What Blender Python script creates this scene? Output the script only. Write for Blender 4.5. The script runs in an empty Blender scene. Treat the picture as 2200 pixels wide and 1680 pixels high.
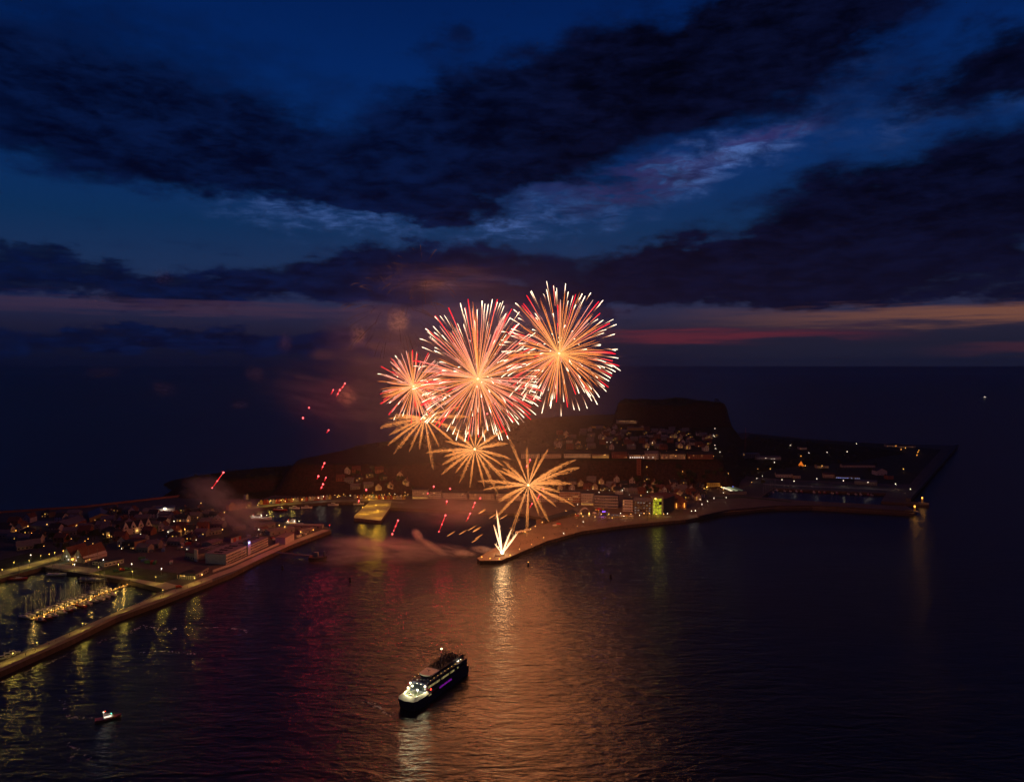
import bpy, bmesh, math, random
import numpy as np
from mathutils import Vector, Matrix
R = random.Random(7)
rad = math.radians
S = bpy.context.scene
COL = S.collection

# ------------------------------------------------------------------ camera
CH, F = 190.0, 1528.0            # camera height (m), focal length in photo pixels (2200 wide)
PITCH = math.atan(55 / F)
cam_d = bpy.data.cameras.new('camera'); cam = bpy.data.objects.new('camera', cam_d); COL.objects.link(cam)
cam.location = (0, 0, CH); cam.rotation_euler = (rad(90) - PITCH, 0, 0)
cam_d.sensor_fit = 'HORIZONTAL'; cam_d.sensor_width = 36; cam_d.lens = 36 * F / 2200
cam_d.clip_start = 1; cam_d.clip_end = 600000
S.camera = cam
S.view_settings.view_transform = 'Standard'; S.view_settings.look = 'None'
S.view_settings.exposure = 0; S.view_settings.gamma = 1
S.render.engine = 'CYCLES'
S.cycles.use_denoising = True
S.cycles.max_bounces = 2; S.cycles.diffuse_bounces = 1; S.cycles.glossy_bounces = 1
S.cycles.use_adaptive_sampling = True; S.cycles.adaptive_threshold = .05; S.cycles.adaptive_min_samples = 16
S.cycles.transparent_max_bounces = 24; S.cycles.volume_bounces = 0
S.cycles.volume_step_rate = 5; S.cycles.volume_max_steps = 32
S.cycles.sample_clamp_indirect = 4
S.cycles.caustics_reflective = False; S.cycles.caustics_refractive = False

_cp, _sp = math.cos(PITCH), math.sin(PITCH)
def ray(px, py):
    d = (px - 1100) / F; v = (840 - py) / F
    return Vector((d, _cp + v * _sp, -_sp + v * _cp))
def P(px, py, z=0.0):
    r = ray(px, py); t = (z - CH) / r.z
    return Vector((r.x * t, r.y * t, z))
def PY(px, py, Y):
    r = ray(px, py); t = Y / r.y
    return Vector((r.x * t, Y, CH + r.z * t))
def lin(r, g, b, k=1.0):
    f = lambda c: (c / 255 / 12.92) if c <= 10.3 else ((c / 255 + .055) / 1.055) ** 2.4
    return (f(r) * k, f(g) * k, f(b) * k, 1)

# ------------------------------------------------------------------ node maths
class E:
    """a float socket with arithmetic"""
    def __init__(s, nt, sock): s.nt, s.s = nt, sock
    def _op(s, op, *a):
        n = s.nt.nodes.new('ShaderNodeMath'); n.operation = op
        for i, x in enumerate((s,) + a):
            if isinstance(x, E): s.nt.links.new(x.s, n.inputs[i])
            else: n.inputs[i].default_value = x
        return E(s.nt, n.outputs[0])
    def __add__(s, o): return s._op('ADD', o)
    def __radd__(s, o): return s._op('ADD', o)
    def __sub__(s, o): return s._op('SUBTRACT', o)
    def __rsub__(s, o): return (s * -1) + o
    def __mul__(s, o): return s._op('MULTIPLY', o)
    def __rmul__(s, o): return s._op('MULTIPLY', o)
    def __truediv__(s, o): return s._op('DIVIDE', o)
    def max(s, o): return s._op('MAXIMUM', o)
    def min(s, o): return s._op('MINIMUM', o)
    def clamp(s): return s.max(0.0).min(1.0)
    def smooth(s, a, b, lo=0.0, hi=1.0):
        n = s.nt.nodes.new('ShaderNodeMapRange'); n.interpolation_type = 'SMOOTHSTEP'
        s.nt.links.new(s.s, n.inputs['Value'])
        n.inputs['From Min'].default_value = a; n.inputs['From Max'].default_value = b
        n.inputs['To Min'].default_value = lo; n.inputs['To Max'].default_value = hi
        return E(s.nt, n.outputs['Result'])
def xyz(nt, x, y, z):
    n = nt.nodes.new('ShaderNodeCombineXYZ')
    for i, v in enumerate((x, y, z)):
        if isinstance(v, E): nt.links.new(v.s, n.inputs[i])
        else: n.inputs[i].default_value = v
    return n.outputs[0]
def noise(nt, vec, scale, detail=4, rough=.55, dist=0.0):
    n = nt.nodes.new('ShaderNodeTexNoise'); n.inputs['Scale'].default_value = scale
    n.inputs['Detail'].default_value = detail; n.inputs['Roughness'].default_value = rough
    n.inputs['Distortion'].default_value = dist
    nt.links.new(vec, n.inputs['Vector']); return n
def mixc(nt, fac, a, b, blend='MIX'):
    n = nt.nodes.new('ShaderNodeMix'); n.data_type = 'RGBA'; n.blend_type = blend
    if isinstance(fac, E): nt.links.new(fac.s, n.inputs[0])
    else: n.inputs[0].default_value = fac
    for i, v in ((6, a), (7, b)):
        if isinstance(v, tuple): n.inputs[i].default_value = v
        else: nt.links.new(v, n.inputs[i])
    return n.outputs[2]
def ramp(nt, fac, stops, interp='LINEAR'):
    n = nt.nodes.new('ShaderNodeValToRGB'); n.color_ramp.interpolation = interp
    el = n.color_ramp.elements
    while len(el) < len(stops): el.new(0.5)
    for e, (p, c) in zip(el, stops): e.position = p; e.color = c
    nt.links.new(fac.s if isinstance(fac, E) else fac, n.inputs[0]); return n.outputs[0]

# ------------------------------------------------------------------ sky (world)
W = bpy.data.worlds.new('World'); S.world = W; W.use_nodes = True
W.cycles.sampling_method = 'NONE'      # the dim even dusk sky needs no light sampling
nt = W.node_tree; nt.nodes.clear()
SUN_EL, SUN_AZ = rad(-5), rad(40)          # dusk: the sun is below the horizon, ahead and to the right
tc = nt.nodes.new('ShaderNodeTexCoord'); nrm = nt.nodes.new('ShaderNodeVectorMath'); nrm.operation = 'NORMALIZE'
nt.links.new(tc.outputs['Generated'], nrm.inputs[0]); DIR = nrm.outputs[0]
sep = nt.nodes.new('ShaderNodeSeparateXYZ'); nt.links.new(DIR, sep.inputs[0])
dx, dy, dz = (E(nt, sep.outputs[i]) for i in range(3))
az = dx._op('ARCTAN2', dy) * (180 / math.pi)
el = dz._op('ARCSINE') * (180 / math.pi)
# cloud-layer coordinates: a flat ceiling seen in perspective
zz = dz.max(0.0) + 0.13
qx, qy = dx / zz, dy / zz
Q = xyz(nt, qx, qy, 0.0)
dn = noise(nt, xyz(nt, dx * 1.0, dy * 1.0, dz * 2.4), 7.0, 7, .62)
sepn = nt.nodes.new('ShaderNodeSeparateColor'); nt.links.new(dn.outputs['Color'], sepn.inputs[0])
w1, w2 = E(nt, sepn.outputs[0]) - .5, E(nt, sepn.outputs[1]) - .5
n_big = E(nt, noise(nt, Q, 1.1, 8, .60, .3).outputs['Fac'])
n_mid = E(nt, noise(nt, Q, 4.0, 7, .62, .2).outputs['Fac'])
n_fin = E(nt, noise(nt, xyz(nt, dx * 1.0, dy * 1.0, dz * 2.8), 26.0, 6, .65, .3).outputs['Fac'])
n_rip = E(nt, noise(nt, xyz(nt, qx * 1.0, qy * 1.25, 3.1), 10.0, 6, .62, .8).outputs['Fac'])
fw_ = noise(nt, xyz(nt, dx * 1.0, dy * 1.0, dz * 2.6), 20.0, 6, .65)
sepf = nt.nodes.new('ShaderNodeSeparateColor'); nt.links.new(fw_.outputs['Color'], sepf.inputs[0])
azw = az + w1 * 15.0 + (E(nt, sepf.outputs[0]) - .5) * 3.0
elw = el + w2 * 6.0 + (E(nt, sepf.outputs[1]) - .5) * 1.6
def sky_az(px): return math.degrees(math.atan((px - 1100) / F))
def sky_el(px, py): return math.degrees(math.atan((785 - py) / math.hypot(F, px - 1100)))
def blob(px, py, rx, ry, ang=0.0, inner=.45, outer=1.15, a=azw, e=elw):
    k = math.degrees(1 / F) * .93
    c, s = math.cos(rad(ang)), math.sin(rad(ang))
    da, de = a - sky_az(px), e - sky_el(px, py)
    u = (da * c + de * s) * (1 / (rx * k)); v = (de * c - da * s) * (1 / (ry * k))
    r = (u * u + v * v)._op('SQRT')
    return r.smooth(inner, outer, 1.0, 0.0)
dark = None
for a in [(1420, 165, 600, 165, 12, .30, 1.15, 1.1), (1050, 330, 330, 130, 4, .25, 1.15, .8), (1960, 470, 660, 150, 9, .40, 1.1, 1.1),
          (1500, 585, 560, 100, 4, .45, 1.1, 1.1), (2050, 600, 420, 70, 0, .5, 1.1, .9),
          (150, 235, 480, 105, -8, .25, 1.3, .70), (620, 330, 400, 95, -10, .2, 1.3, .62), (200, 340, 420, 60, 0, .3, 1.3, .62),
          (860, 452, 260, 50, -4, .45, 1.15, 1.0), (1000, 400, 300, 60, 8, .3, 1.2, .6), (820, 590, 400, 68, 4, .5, 1.1, 1.1),
          (180, 600, 560, 52, -1, .5, 1.1, .9), (560, 735, 900, 40, 0, .5, 1.1, .9), (1100, 655, 500, 40, 0, .4, 1.1, .5),
          (945, 100, 70, 34, 0, .1, 1.4, .62), (60, 60, 700, 150, -8, .2, 1.4, .62), (980, 260, 300, 120, 20, .2, 1.3, .7), (2150, 140, 200, 90, 20, .3, 1.2, .75), (1800, 170, 620, 190, 8, .2, 1.3, .42), (700, 420, 420, 60, -6, .2, 1.3, .35), (1250, 420, 420, 70, 6, .2, 1.3, .30),
          (1700, 40, 330, 110, 10, .3, 1.2, .7)]:
    m = blob(*a[:7]) * a[7]
    dark = m if dark is None else dark + m
# outside the frame the layer simply goes on, broken by its own noise
away = ((az._op('ABSOLUTE')).smooth(34, 46) .max(el.smooth(27, 36)))
dark = dark * (1.0 - away) + away * (n_big.smooth(.38, .58) * .9)
dens = (dark + (n_big - .5) * .85 + (n_mid - .5) * 1.25 + (n_fin - .5) * .55).smooth(.05, 1.0)
# clear twilight sky behind
clear = ramp(nt, (el * (1 / 40)).clamp(), [
    (0.0, lin(9, 16, 40)), (.035, lin(13, 20, 44)), (.07, lin(26, 28, 54)), (.11, lin(32, 38, 70)), (.17, lin(24, 46, 84)),
    (.26, lin(8, 44, 86)), (.40, lin(4, 43, 100)), (.55, lin(1, 36, 94)), (.72, lin(0, 26, 78)), (1.0, lin(0, 13, 46))])
ns = nt.nodes.new('ShaderNodeTexSky'); ns.sky_type = 'NISHITA'; ns.sun_disc = False
ns.sun_elevation = SUN_EL; ns.sun_rotation = SUN_AZ; ns.altitude = 190
scl = nt.nodes.new('ShaderNodeVectorMath'); scl.operation = 'SCALE'; scl.inputs[3].default_value = .05
nt.links.new(ns.outputs[0], scl.inputs[0])
sky = mixc(nt, 1.0, clear, scl.outputs[0], 'ADD')
# thin broken high cloud catching the last light
lit = blob(1550, 350, 170, 52, 12, .0, 1.25) * 2.3 + blob(1200, 455, 330, 48, 6, .1, 1.2) * .5 + blob(1080, 505, 120, 30, 12, .1, 1.2) * .75 \
    + blob(2060, 225, 320, 50, 3, .1, 1.3) * .45 + blob(1700, 235, 190, 50, 18, .1, 1.3) * .28 + blob(690, 480, 260, 42, -8, .2, 1.2) * .55 + blob(860, 425, 90, 20, 0, .1, 1.2) * .5
ripple = (n_rip - .5) * 4.2 + .62
lit = (lit * ripple.max(0.10) * (n_mid * .5 + n_fin * .5).smooth(.38, .62, .08, 1.0) * (1.0 - dens * .88)).max(0.0)
sky = mixc(nt, (lit * .85).clamp(), sky, lin(80, 112, 182), 'MIX')
reds = (blob(1380, 395, 300, 40, 10, .1, 1.2) + blob(1620, 305, 160, 30, 8, .1, 1.2)) * (n_rip * -1 + .62).smooth(.0, .16)
sky = mixc(nt, (reds * .2).clamp(), sky, lin(96, 50, 92), 'MIX')
# sunset bands low over the sea
st = (E(nt, noise(nt, xyz(nt, az * .05, el * .8, 0.0), 2.2, 7, .62).outputs['Fac']) - .5)
def band(e0, hw, a0, a1, b0, b1):
    g = ((el + st * 2.6 - e0)._op('ABSOLUTE')).smooth(0, hw, 1.0, 0.0)
    return g * az.smooth(a0, a1) * az.smooth(b0, b1, 1.0, 0.0)
tex = n_mid * .5 + n_fin * .5
cl_r = mixc(nt, tex.smooth(.36, .68), lin(1, 3, 17), lin(9, 16, 48))
cl_l = mixc(nt, tex.smooth(.36, .66), lin(0, 6, 32), lin(5, 24, 66))
cloudc = mixc(nt, az.smooth(-12, 8), cl_l, cl_r)
cloudc = mixc(nt, el.smooth(14, 3) * .55 * az.smooth(-24, 2, .25, 1.0), cloudc, lin(19, 18, 44))
sky = mixc(nt, el.smooth(4.0, 0.5) * az.smooth(0, 22) * .8, sky, lin(31, 33, 52))
sky = mixc(nt, dens, sky, cloudc)
low = el.smooth(4.6, 5.4, 1.0, 0.0)
sky = mixc(nt, (band(3.55, 1.0, 8, 36, 60, 90) * .85).clamp(), sky, lin(122, 78, 62))
sky = mixc(nt, (band(2.3, .75, 4, 12, 18, 32) * .68).clamp(), sky, lin(104, 38, 50))
sky = mixc(nt, (band(4.2, .75, -60, -22, 2, 12) * .60).clamp(), sky, lin(66, 46, 66))
sky = mixc(nt, (band(1.1, .6, 28, 36, 60, 80) * .22).clamp(), sky, lin(110, 50, 54))
bg = nt.nodes.new('ShaderNodeBackground'); bg.inputs['Strength'].default_value = 1.0
wo = nt.nodes.new('ShaderNodeOutputWorld')
nt.links.new(sky, bg.inputs[0]); nt.links.new(bg.outputs[0], wo.inputs[0])

# no sun lamp: the sun has set, only the dusk sky and the lamps and fireworks light the scene

# ------------------------------------------------------------------ materials
MATS = {}
def new_mat(name):
    m = bpy.data.materials.new(name); m.use_nodes = True; m.node_tree.nodes.clear(); MATS[name] = m
    return m, m.node_tree
def mat(name, col, rough=.75, var=.25, scale=.6, metal=0.0, bump=0.0, stretch=(1, 1, 1), col2=None, spec=.35):
    if name in MATS: return MATS[name]
    m, t = new_mat(name)
    o = t.nodes.new('ShaderNodeOutputMaterial'); b = t.nodes.new('ShaderNodeBsdfPrincipled')
    t.links.new(b.outputs[0], o.inputs[0])
    g = t.nodes.new('ShaderNodeNewGeometry'); mp = t.nodes.new('ShaderNodeMapping'); mp.inputs['Scale'].default_value = stretch
    t.links.new(g.outputs['Position'], mp.inputs[0])
    n = noise(t, mp.outputs[0], scale, 6, .62)
    c2 = col2 or tuple(c * (1 - var) for c in col)
    c = ramp(t, n.outputs['Fac'], [(.3, (*c2, 1)), (.7, (*col, 1))])
    t.links.new(c, b.inputs['Base Color'])
    b.inputs['Roughness'].default_value = rough; b.inputs['Metallic'].default_value = metal
    b.inputs['Specular IOR Level'].default_value = spec
    if bump:
        bn = t.nodes.new('ShaderNodeBump'); bn.inputs['Strength'].default_value = bump; bn.inputs['Distance'].default_value = .3
        t.links.new(n.outputs['Fac'], bn.inputs['Height']); t.links.new(bn.outputs[0], b.inputs['Normal'])
    return m
def emit(name, col, k, var=0.0, scale=1.5):
    if name in MATS: return MATS[name]
    m, t = new_mat(name)
    o = t.nodes.new('ShaderNodeOutputMaterial'); e = t.nodes.new('ShaderNodeEmission')
    e.inputs[0].default_value = (*col, 1); e.inputs[1].default_value = k
    if var:
        g = t.nodes.new('ShaderNodeNewGeometry'); n = noise(t, g.outputs['Position'], scale, 2)
        s = E(t, n.outputs['Fac']).smooth(.3, .7, k * (1 - var), k)
        t.links.new(s.s, e.inputs[1])
    t.links.new(e.outputs[0], o.inputs[0])
    m.cycles.emission_sampling = 'NONE'
    return m
def trail_mat(name, stops, k, breakup=0.0):
    """glow of a spark trail: colour along the trail from attribute t"""
    m, t = new_mat(name)
    o = t.nodes.new('ShaderNodeOutputMaterial'); e = t.nodes.new('ShaderNodeEmission')
    a = t.nodes.new('ShaderNodeAttribute'); a.attribute_name = 't'
    c = ramp(t, E(t, a.outputs['Fac']), stops); t.links.new(c, e.inputs[0])
    e.inputs[1].default_value = k
    t.links.new(e.outputs[0], o.inputs[0]); m.cycles.emission_sampling = 'NONE'
    return m

concrete = mat('concrete', (.30, .27, .23), .85, .35, .15)
paving = mat('paving', (.18, .13, .095), .85, .35, .08)
asphalt = mat('asphalt', (.10, .095, .085), .9, .3, .2)
grass = mat('grass', (.07, .09, .03), .95, .5, .08)
rock = mat('rock', (.17, .085, .06), .95, .5, .05, bump=.5, stretch=(1, 1, 3))
scrub = mat('scrub', (.05, .055, .025), .95, .5, .06, bump=.6)
pile = mat('sheet_piling', (.09, .06, .045), .7, .5, .5, stretch=(1, 1, .1))
white_w = mat('white_render', (.52, .47, .42), .8, .25, .5)
cream_w = mat('cream_render', (.52, .42, .30), .8, .2, .5)
ochre_w = mat('ochre_cladding', (.50, .34, .09), .7, .2, .4, stretch=(3, 3, .2))
brick_w = mat('red_brick', (.28, .10, .06), .85, .3, .8)
dark_w = mat('dark_brick', (.11, .075, .06), .85, .3, .8)
grey_w = mat('grey_render', (.22, .205, .20), .8, .25, .5)
blue_w = mat('blue_paint', (.10, .18, .38), .7, .2, .5)
red_w = mat('red_paint', (.45, .05, .03), .7, .2, .5)
yel_w = mat('yellow_paint', (.55, .38, .08), .7, .2, .5)
green_w = mat('green_paint', (.10, .25, .10), .7, .2, .5)
roof_d = mat('dark_slate', (.045, .045, .05), .75, .4, .8)
roof_r = mat('red_tile', (.18, .07, .045), .8, .4, .8)
roof_g = mat('grey_metal_roof', (.17, .165, .17), .55, .3, .3, stretch=(2, 2, .3))
roof_p = mat('pale_felt', (.24, .21, .195), .85, .35, .3)
steel = mat('steel', (.25, .25, .26), .45, .3, 1.0, metal=.6)
dark_m = mat('dark_metal', (.03, .03, .033), .5, .3, 1.0)
glass_d = mat('dark_glass', (.015, .018, .022), .08, .2, .5, spec=.6)
wood = mat('wood', (.20, .13, .07), .75, .4, 1.2)
hull_w = mat('white_gelcoat', (.66, .64, .60), .3, .12, .4, spec=.5)
hull_b = mat('navy_gelcoat', (.03, .05, .12), .3, .2, .4, spec=.5)
hull_r = mat('red_gelcoat', (.35, .05, .04), .35, .2, .4, spec=.5)
sail = mat('furled_sail', (.35, .33, .30), .85, .2, 1.0)
bark = mat('bark', (.07, .05, .035), .9, .3, 1.0)
leaf_a = mat('leaf_dark', (.035, .05, .018), .8, .4, .5)
leaf_b = mat('leaf_mid', (.055, .075, .025), .8, .4, .5)
cloth = [mat('dark_jacket', (.02, .02, .025), .9, .3, 2), mat('brown_coat', (.06, .04, .03), .9, .3, 2), mat('grey_coat', (.10, .10, .10), .9, .3, 2)]
win_warm = emit('lit_window_warm', (1, .46, .13), .85, .7, .35)
win_dim = emit('lit_window_dim', (1, .44, .16), .20, .7, .35)
win_white = emit('lit_window_white', (1, .85, .66), 1.6, .5, .3)
win_yel = emit('lit_window_yellow', (1, .52, .08), 1.0, .6, .3)
win_blue = emit('lit_window_blue', (.35, .40, 1), .9, .5, .3)
lamp_y = emit('lamp_sodium', (1, .48, .10), 5)
lamp_w = emit('lamp_white', (1, .80, .55), 5.5)
lamp_o = emit('lamp_orange', (1, .38, .05), 6)
lamp_b = emit('lamp_blue', (.12, .18, 1), 6)
lamp_v = emit('lamp_violet', (.30, .10, 1), 6)
lamp_g = emit('lamp_green', (.1, 1, .7), 4)
lamp_r = emit('lamp_red', (1, .04, .02), 5)

# ------------------------------------------------------------------ object helpers
def link(o, parent=None):
    COL.objects.link(o)
    if parent is not None: o.parent = parent
    return o
def mesh(name, verts, faces, m, smooth=False):
    me = bpy.data.meshes.new(name); me.from_pydata([tuple(v) for v in verts], [], faces)
    me.materials.append(m)
    if smooth: me.polygons.foreach_set('use_smooth', [True] * len(me.polygons))
    me.update(); return me
def mobj(name, verts, faces, m, parent=None, smooth=False, loc=None):
    o = link(bpy.data.objects.new(name, mesh(name, verts, faces, m, smooth)), parent)
    if loc is not None: o.location = loc
    return o
def tag(o, label, cat, group=None):
    o['label'] = label; o['category'] = cat
    if group: o['group'] = group
    return o
def thing(name, label, cat, loc=(0, 0, 0), rotz=0.0, group=None):
    o = bpy.data.objects.new(name, None); o.empty_display_size = .5; link(o)
    o.location = loc; o.rotation_euler = (0, 0, rotz)
    return tag(o, label, cat, group)
_BOX = {}
def box(name, m, parent, loc, size, rotz=0.0, shape='box'):
    """loc = centre of the base; one shared mesh for each material"""
    k = (shape, m.name)
    if k not in _BOX:
        if shape == 'box':
            v = [(x, y, z) for z in (0, 1) for y in (-.5, .5) for x in (-.5, .5)]
            f = [(0, 2, 3, 1), (4, 5, 7, 6), (0, 1, 5, 4), (2, 6, 7, 3), (0, 4, 6, 2), (1, 3, 7, 5)]
        elif shape == 'cyl':
            n = 10
            v = [(.5 * math.cos(2 * math.pi * i / n), .5 * math.sin(2 * math.pi * i / n), z) for z in (0, 1) for i in range(n)]
            f = [tuple(range(n - 1, -1, -1)), tuple(range(n, 2 * n))] + [(i, (i + 1) % n, n + (i + 1) % n, n + i) for i in range(n)]
        else:
            b = bmesh.new(); bmesh.ops.create_icosphere(b, subdivisions=2, radius=.5)
            bmesh.ops.translate(b, verts=b.verts, vec=(0, 0, .5))
            b.verts.ensure_lookup_table(); v = [tuple(x.co) for x in b.verts]; f = [tuple(q.index for q in p.verts) for p in b.faces]; b.free()
        _BOX[k] = mesh(shape + '_' + m.name, v, f, m, shape == 'ball')
    o = link(bpy.data.objects.new(name, _BOX[k]), parent)
    o.location = loc; o.scale = size; o.rotation_euler = (0, 0, rotz); return o
def tube_data(path, radii, n=5):
    vs, fs = [], []
    path = [Vector(p) for p in path]
    for i, p in enumerate(path):
        d = (path[min(i + 1, len(path) - 1)] - path[max(i - 1, 0)])
        d = d.normalized() if d.length > 1e-9 else Vector((0, 0, 1))
        a = d.cross(Vector((0, 0, 1)) if abs(d.z) < .9 else Vector((0, 1, 0))).normalized(); b = d.cross(a)
        for k in range(n):
            t = 2 * math.pi * k / n
            vs.append(p + (a * math.cos(t) + b * math.sin(t)) * radii[i])
    m = len(path)
    for i in range(m - 1):
        for k in range(n):
            fs.append((i * n + k, i * n + (k + 1) % n, (i + 1) * n + (k + 1) % n, (i + 1) * n + k))
    fs.append(tuple(range(n - 1, -1, -1))); fs.append(tuple(range((m - 1) * n, m * n)))
    return vs, fs
def tube(name, path, r, m, parent=None, n=5):
    rr = r if isinstance(r, (list, tuple)) else [r] * len(path)
    v, f = tube_data(path, rr, n); return mobj(name, v, f, m, parent)
def add_box(vs, fs, x0, x1, y0, y1, z0, z1):
    k = len(vs)
    vs += [(x, y, z) for z in (z0, z1) for y in (y0, y1) for x in (x0, x1)]
    fs += [tuple(k + i for i in q) for q in ((0, 2, 3, 1), (4, 5, 7, 6), (0, 1, 5, 4), (2, 6, 7, 3), (0, 4, 6, 2), (1, 3, 7, 5))]
def slab(name, pts, z0, z1, m_top, m_side, parent=None, kind=None):
    b = bmesh.new()
    pts = [Vector((p[0], p[1])) for p in pts]
    if sum(pts[i].x * pts[(i + 1) % len(pts)].y - pts[(i + 1) % len(pts)].x * pts[i].y for i in range(len(pts))) < 0: pts.reverse()
    top = [b.verts.new((p.x, p.y, z1)) for p in pts]; bot = [b.verts.new((p.x, p.y, z0)) for p in pts]
    f = b.faces.new(top); f.normal_update(); f.material_index = 0
    for i in range(len(pts)):
        j = (i + 1) % len(pts); q = b.faces.new((bot[i], bot[j], top[j], top[i])); q.material_index = 1
    bmesh.ops.triangulate(b, faces=[f])
    me = bpy.data.meshes.new(name); b.to_mesh(me); b.free(); me.materials.append(m_top); me.materials.append(m_side)
    o = link(bpy.data.objects.new(name, me), parent)
    if kind: o['kind'] = kind
    return o
def copy_tree(o, parent=None):
    c = o.copy(); COL.objects.link(c)
    if parent is not None: c.parent = parent
    for ch in o.children: copy_tree(ch, c)
    return c
def point_light(parent, loc, col, power, r=.3, name='lamp_light'):
    d = bpy.data.lights.new(name, 'POINT'); d.color = col; d.energy = power; d.shadow_soft_size = r
    o = link(bpy.data.objects.new(name, d), parent); o.location = loc; return o

# ------------------------------------------------------------------ sea
m, t = new_mat('sea_water')
o_ = t.nodes.new('ShaderNodeOutputMaterial'); df_ = t.nodes.new('ShaderNodeBsdfDiffuse'); df_.inputs[0].default_value = (.0022, .0036, .0075, 1)
gl_ = t.nodes.new('ShaderNodeBsdfGlossy'); gl_.inputs['Roughness'].default_value = .24; fr_ = t.nodes.new('ShaderNodeFresnel'); fr_.inputs['IOR'].default_value = 1.45
mx_ = t.nodes.new('ShaderNodeMixShader'); t.links.new(E(t, fr_.outputs[0]).min(.36).s, mx_.inputs[0])   # a rough sea never mirrors fully, even at grazing angles
t.links.new(df_.outputs[0], mx_.inputs[1]); t.links.new(gl_.outputs[0], mx_.inputs[2]); t.links.new(mx_.outputs[0], o_.inputs[0])
g_ = t.nodes.new('ShaderNodeNewGeometry')
def wmap(rot, sc):
    mp = t.nodes.new('ShaderNodeMapping'); mp.inputs['Rotation'].default_value = (0, 0, rad(rot)); mp.inputs['Scale'].default_value = (*sc, 1)
    t.links.new(g_.outputs['Position'], mp.inputs[0]); return mp.outputs[0]
h1 = E(t, noise(t, wmap(-28, (.045, .15)), 1.0, 2, .5, .8).outputs['Fac'])
h2 = E(t, noise(t, wmap(-15, (.17, .42)), 1.0, 3, .6, .5).outputs['Fac'])
h3 = E(t, noise(t, wmap(30, (.9, 1.3)), 1.0, 2, .5).outputs['Fac'])
calm = E(t, noise(t, wmap(10, (.004, .012)), 1.0, 3, .6).outputs['Fac']).smooth(.3, .7, .65, 1.1)
hh = (h1 * 1.5 + h2 * .85 + h3 * .22) * calm
bn_ = t.nodes.new('ShaderNodeBump'); bn_.inputs['Strength'].default_value = 1.0; bn_.inputs['Distance'].default_value = 1.1
t.links.new(hh.s, bn_.inputs['Height'])
for n_ in (df_, gl_, fr_): t.links.new(bn_.outputs[0], n_.inputs['Normal'])
sea = m
D = 150000.0
so = mobj('sea', [(-D, -3000, 0), (D, -3000, 0), (D, D, 0), (-D, D, 0)], [(0, 1, 2, 3)], sea); so['kind'] = 'structure'

# ------------------------------------------------------------------ terrain heights
def inside_dist(xs, ys, poly):
    """signed distance to a polygon, positive inside"""
    d = np.full(xs.shape, 1e9); ins = np.zeros(xs.shape, bool); n = len(poly)
    for i in range(n):
        ax, ay = poly[i]; bx, by = poly[(i + 1) % n]; ex, ey = bx - ax, by - ay
        tt = np.clip(((xs - ax) * ex + (ys - ay) * ey) / (ex * ex + ey * ey + 1e-9), 0, 1)
        d = np.minimum(d, np.hypot(xs - ax - tt * ex, ys - ay - tt * ey))
        c = ((ay > ys) != (by > ys)) & (xs < (bx - ax) * (ys - ay) / (by - ay + 1e-12) + ax); ins ^= c
    return np.where(ins, d, -d)
def sst(x, a, b):
    u = np.clip((x - a) / (b - a), 0, 1); return u * u * (3 - 2 * u)
def pg(pts, z): return [tuple(P(x, y, z)[:2]) for x, y in pts]
PLATEAU = pg([(640, 996), (720, 996), (800, 997), (860, 997), (950, 991), (1050, 987), (1180, 985), (1400, 986), (1545, 985), (1568, 955), (1572, 925),
              (1565, 913), (1322, 890), (1250, 892), (1125, 900), (806, 951), (709, 971), (640, 985)], 45)
TONGUE = pg([(400, 1024), (480, 1012), (560, 1004), (640, 997), (690, 1000), (690, 1012), (600, 1020), (500, 1029), (420, 1031)], 26)
SPIT = pg([(366, 1032), (410, 1024), (520, 1020), (600, 1050), (560, 1066), (480, 1068), (406, 1056)], 6)
MESA = [tuple(PY(x, 880, Y)[:2]) for x, Y in [(1326, 1700), (1395, 1640), (1480, 1640), (1556, 1700), (1566, 1800), (1566, 1950), (1480, 2000), (1340, 1960)]]
LOWR = pg([(1570, 1020), (1700, 1000), (1850, 990), (1960, 970), (1900, 958), (1745, 946), (1600, 934), (1560, 950)], 8)
_rng = np.random.RandomState(3)
_wv = [(_rng.uniform(-1, 1), _rng.uniform(-1, 1), _rng.uniform(0, 6.28), s) for s in (90, 60, 38, 24, 15, 11) for _ in range(3)]
def rough_n(xs, ys):
    r = 0
    for a, b, c, s in _wv: r = r + np.sin((a * xs + b * ys) / s * 3 + c) * (s / 90) ** .8
    return r / 4
def height(xs, ys):
    xs = np.asarray(xs, float); ys = np.asarray(ys, float)
    rn = rough_n(xs, ys)
    h = 45 * sst(inside_dist(xs, ys, PLATEAU) + rn * 4, -38, 3)
    h = np.maximum(h, 26 * sst(inside_dist(xs, ys, TONGUE) + rn * 4, -30, 6))
    h = np.maximum(h, 7 * sst(inside_dist(xs, ys, SPIT) + rn * 3, -14, 6))
    h = np.maximum(h, 9 * sst(inside_dist(xs, ys, LOWR) + rn * 6, -25, 60))
    me_ = sst(inside_dist(xs, ys, MESA) + rn * 5, -14, 5)
    h = h + me_ * (57 + 4 * np.sin(xs / 70.0) + 2.2 * np.sin(xs / 23.0 + 1) + 1.5 * np.sin(xs / 11.0) - 9 * sst(xs, 430, 560))
    return h + rn * .9 * sst(h, 3, 20)
def H(x, y): return float(height(np.array([x]), np.array([y]))[0])
def ground(x, y): return max(H(x, y), 3.5)
def PT(px, py):
    """the point where the line of sight meets the land"""
    r = ray(px, py); Y = np.arange(700, 2600, 2.0); tt = Y / r.y
    z = CH + r.z * tt; hz = np.maximum(height(r.x * tt, Y), 3.5)
    k = np.nonzero(z < hz)[0]; i = k[0] if len(k) else -1
    return Vector((r.x * tt[i], Y[i], hz[i]))
gx, gy = np.arange(-640, 900, 6.0), np.arange(880, 2300, 6.0)
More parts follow.
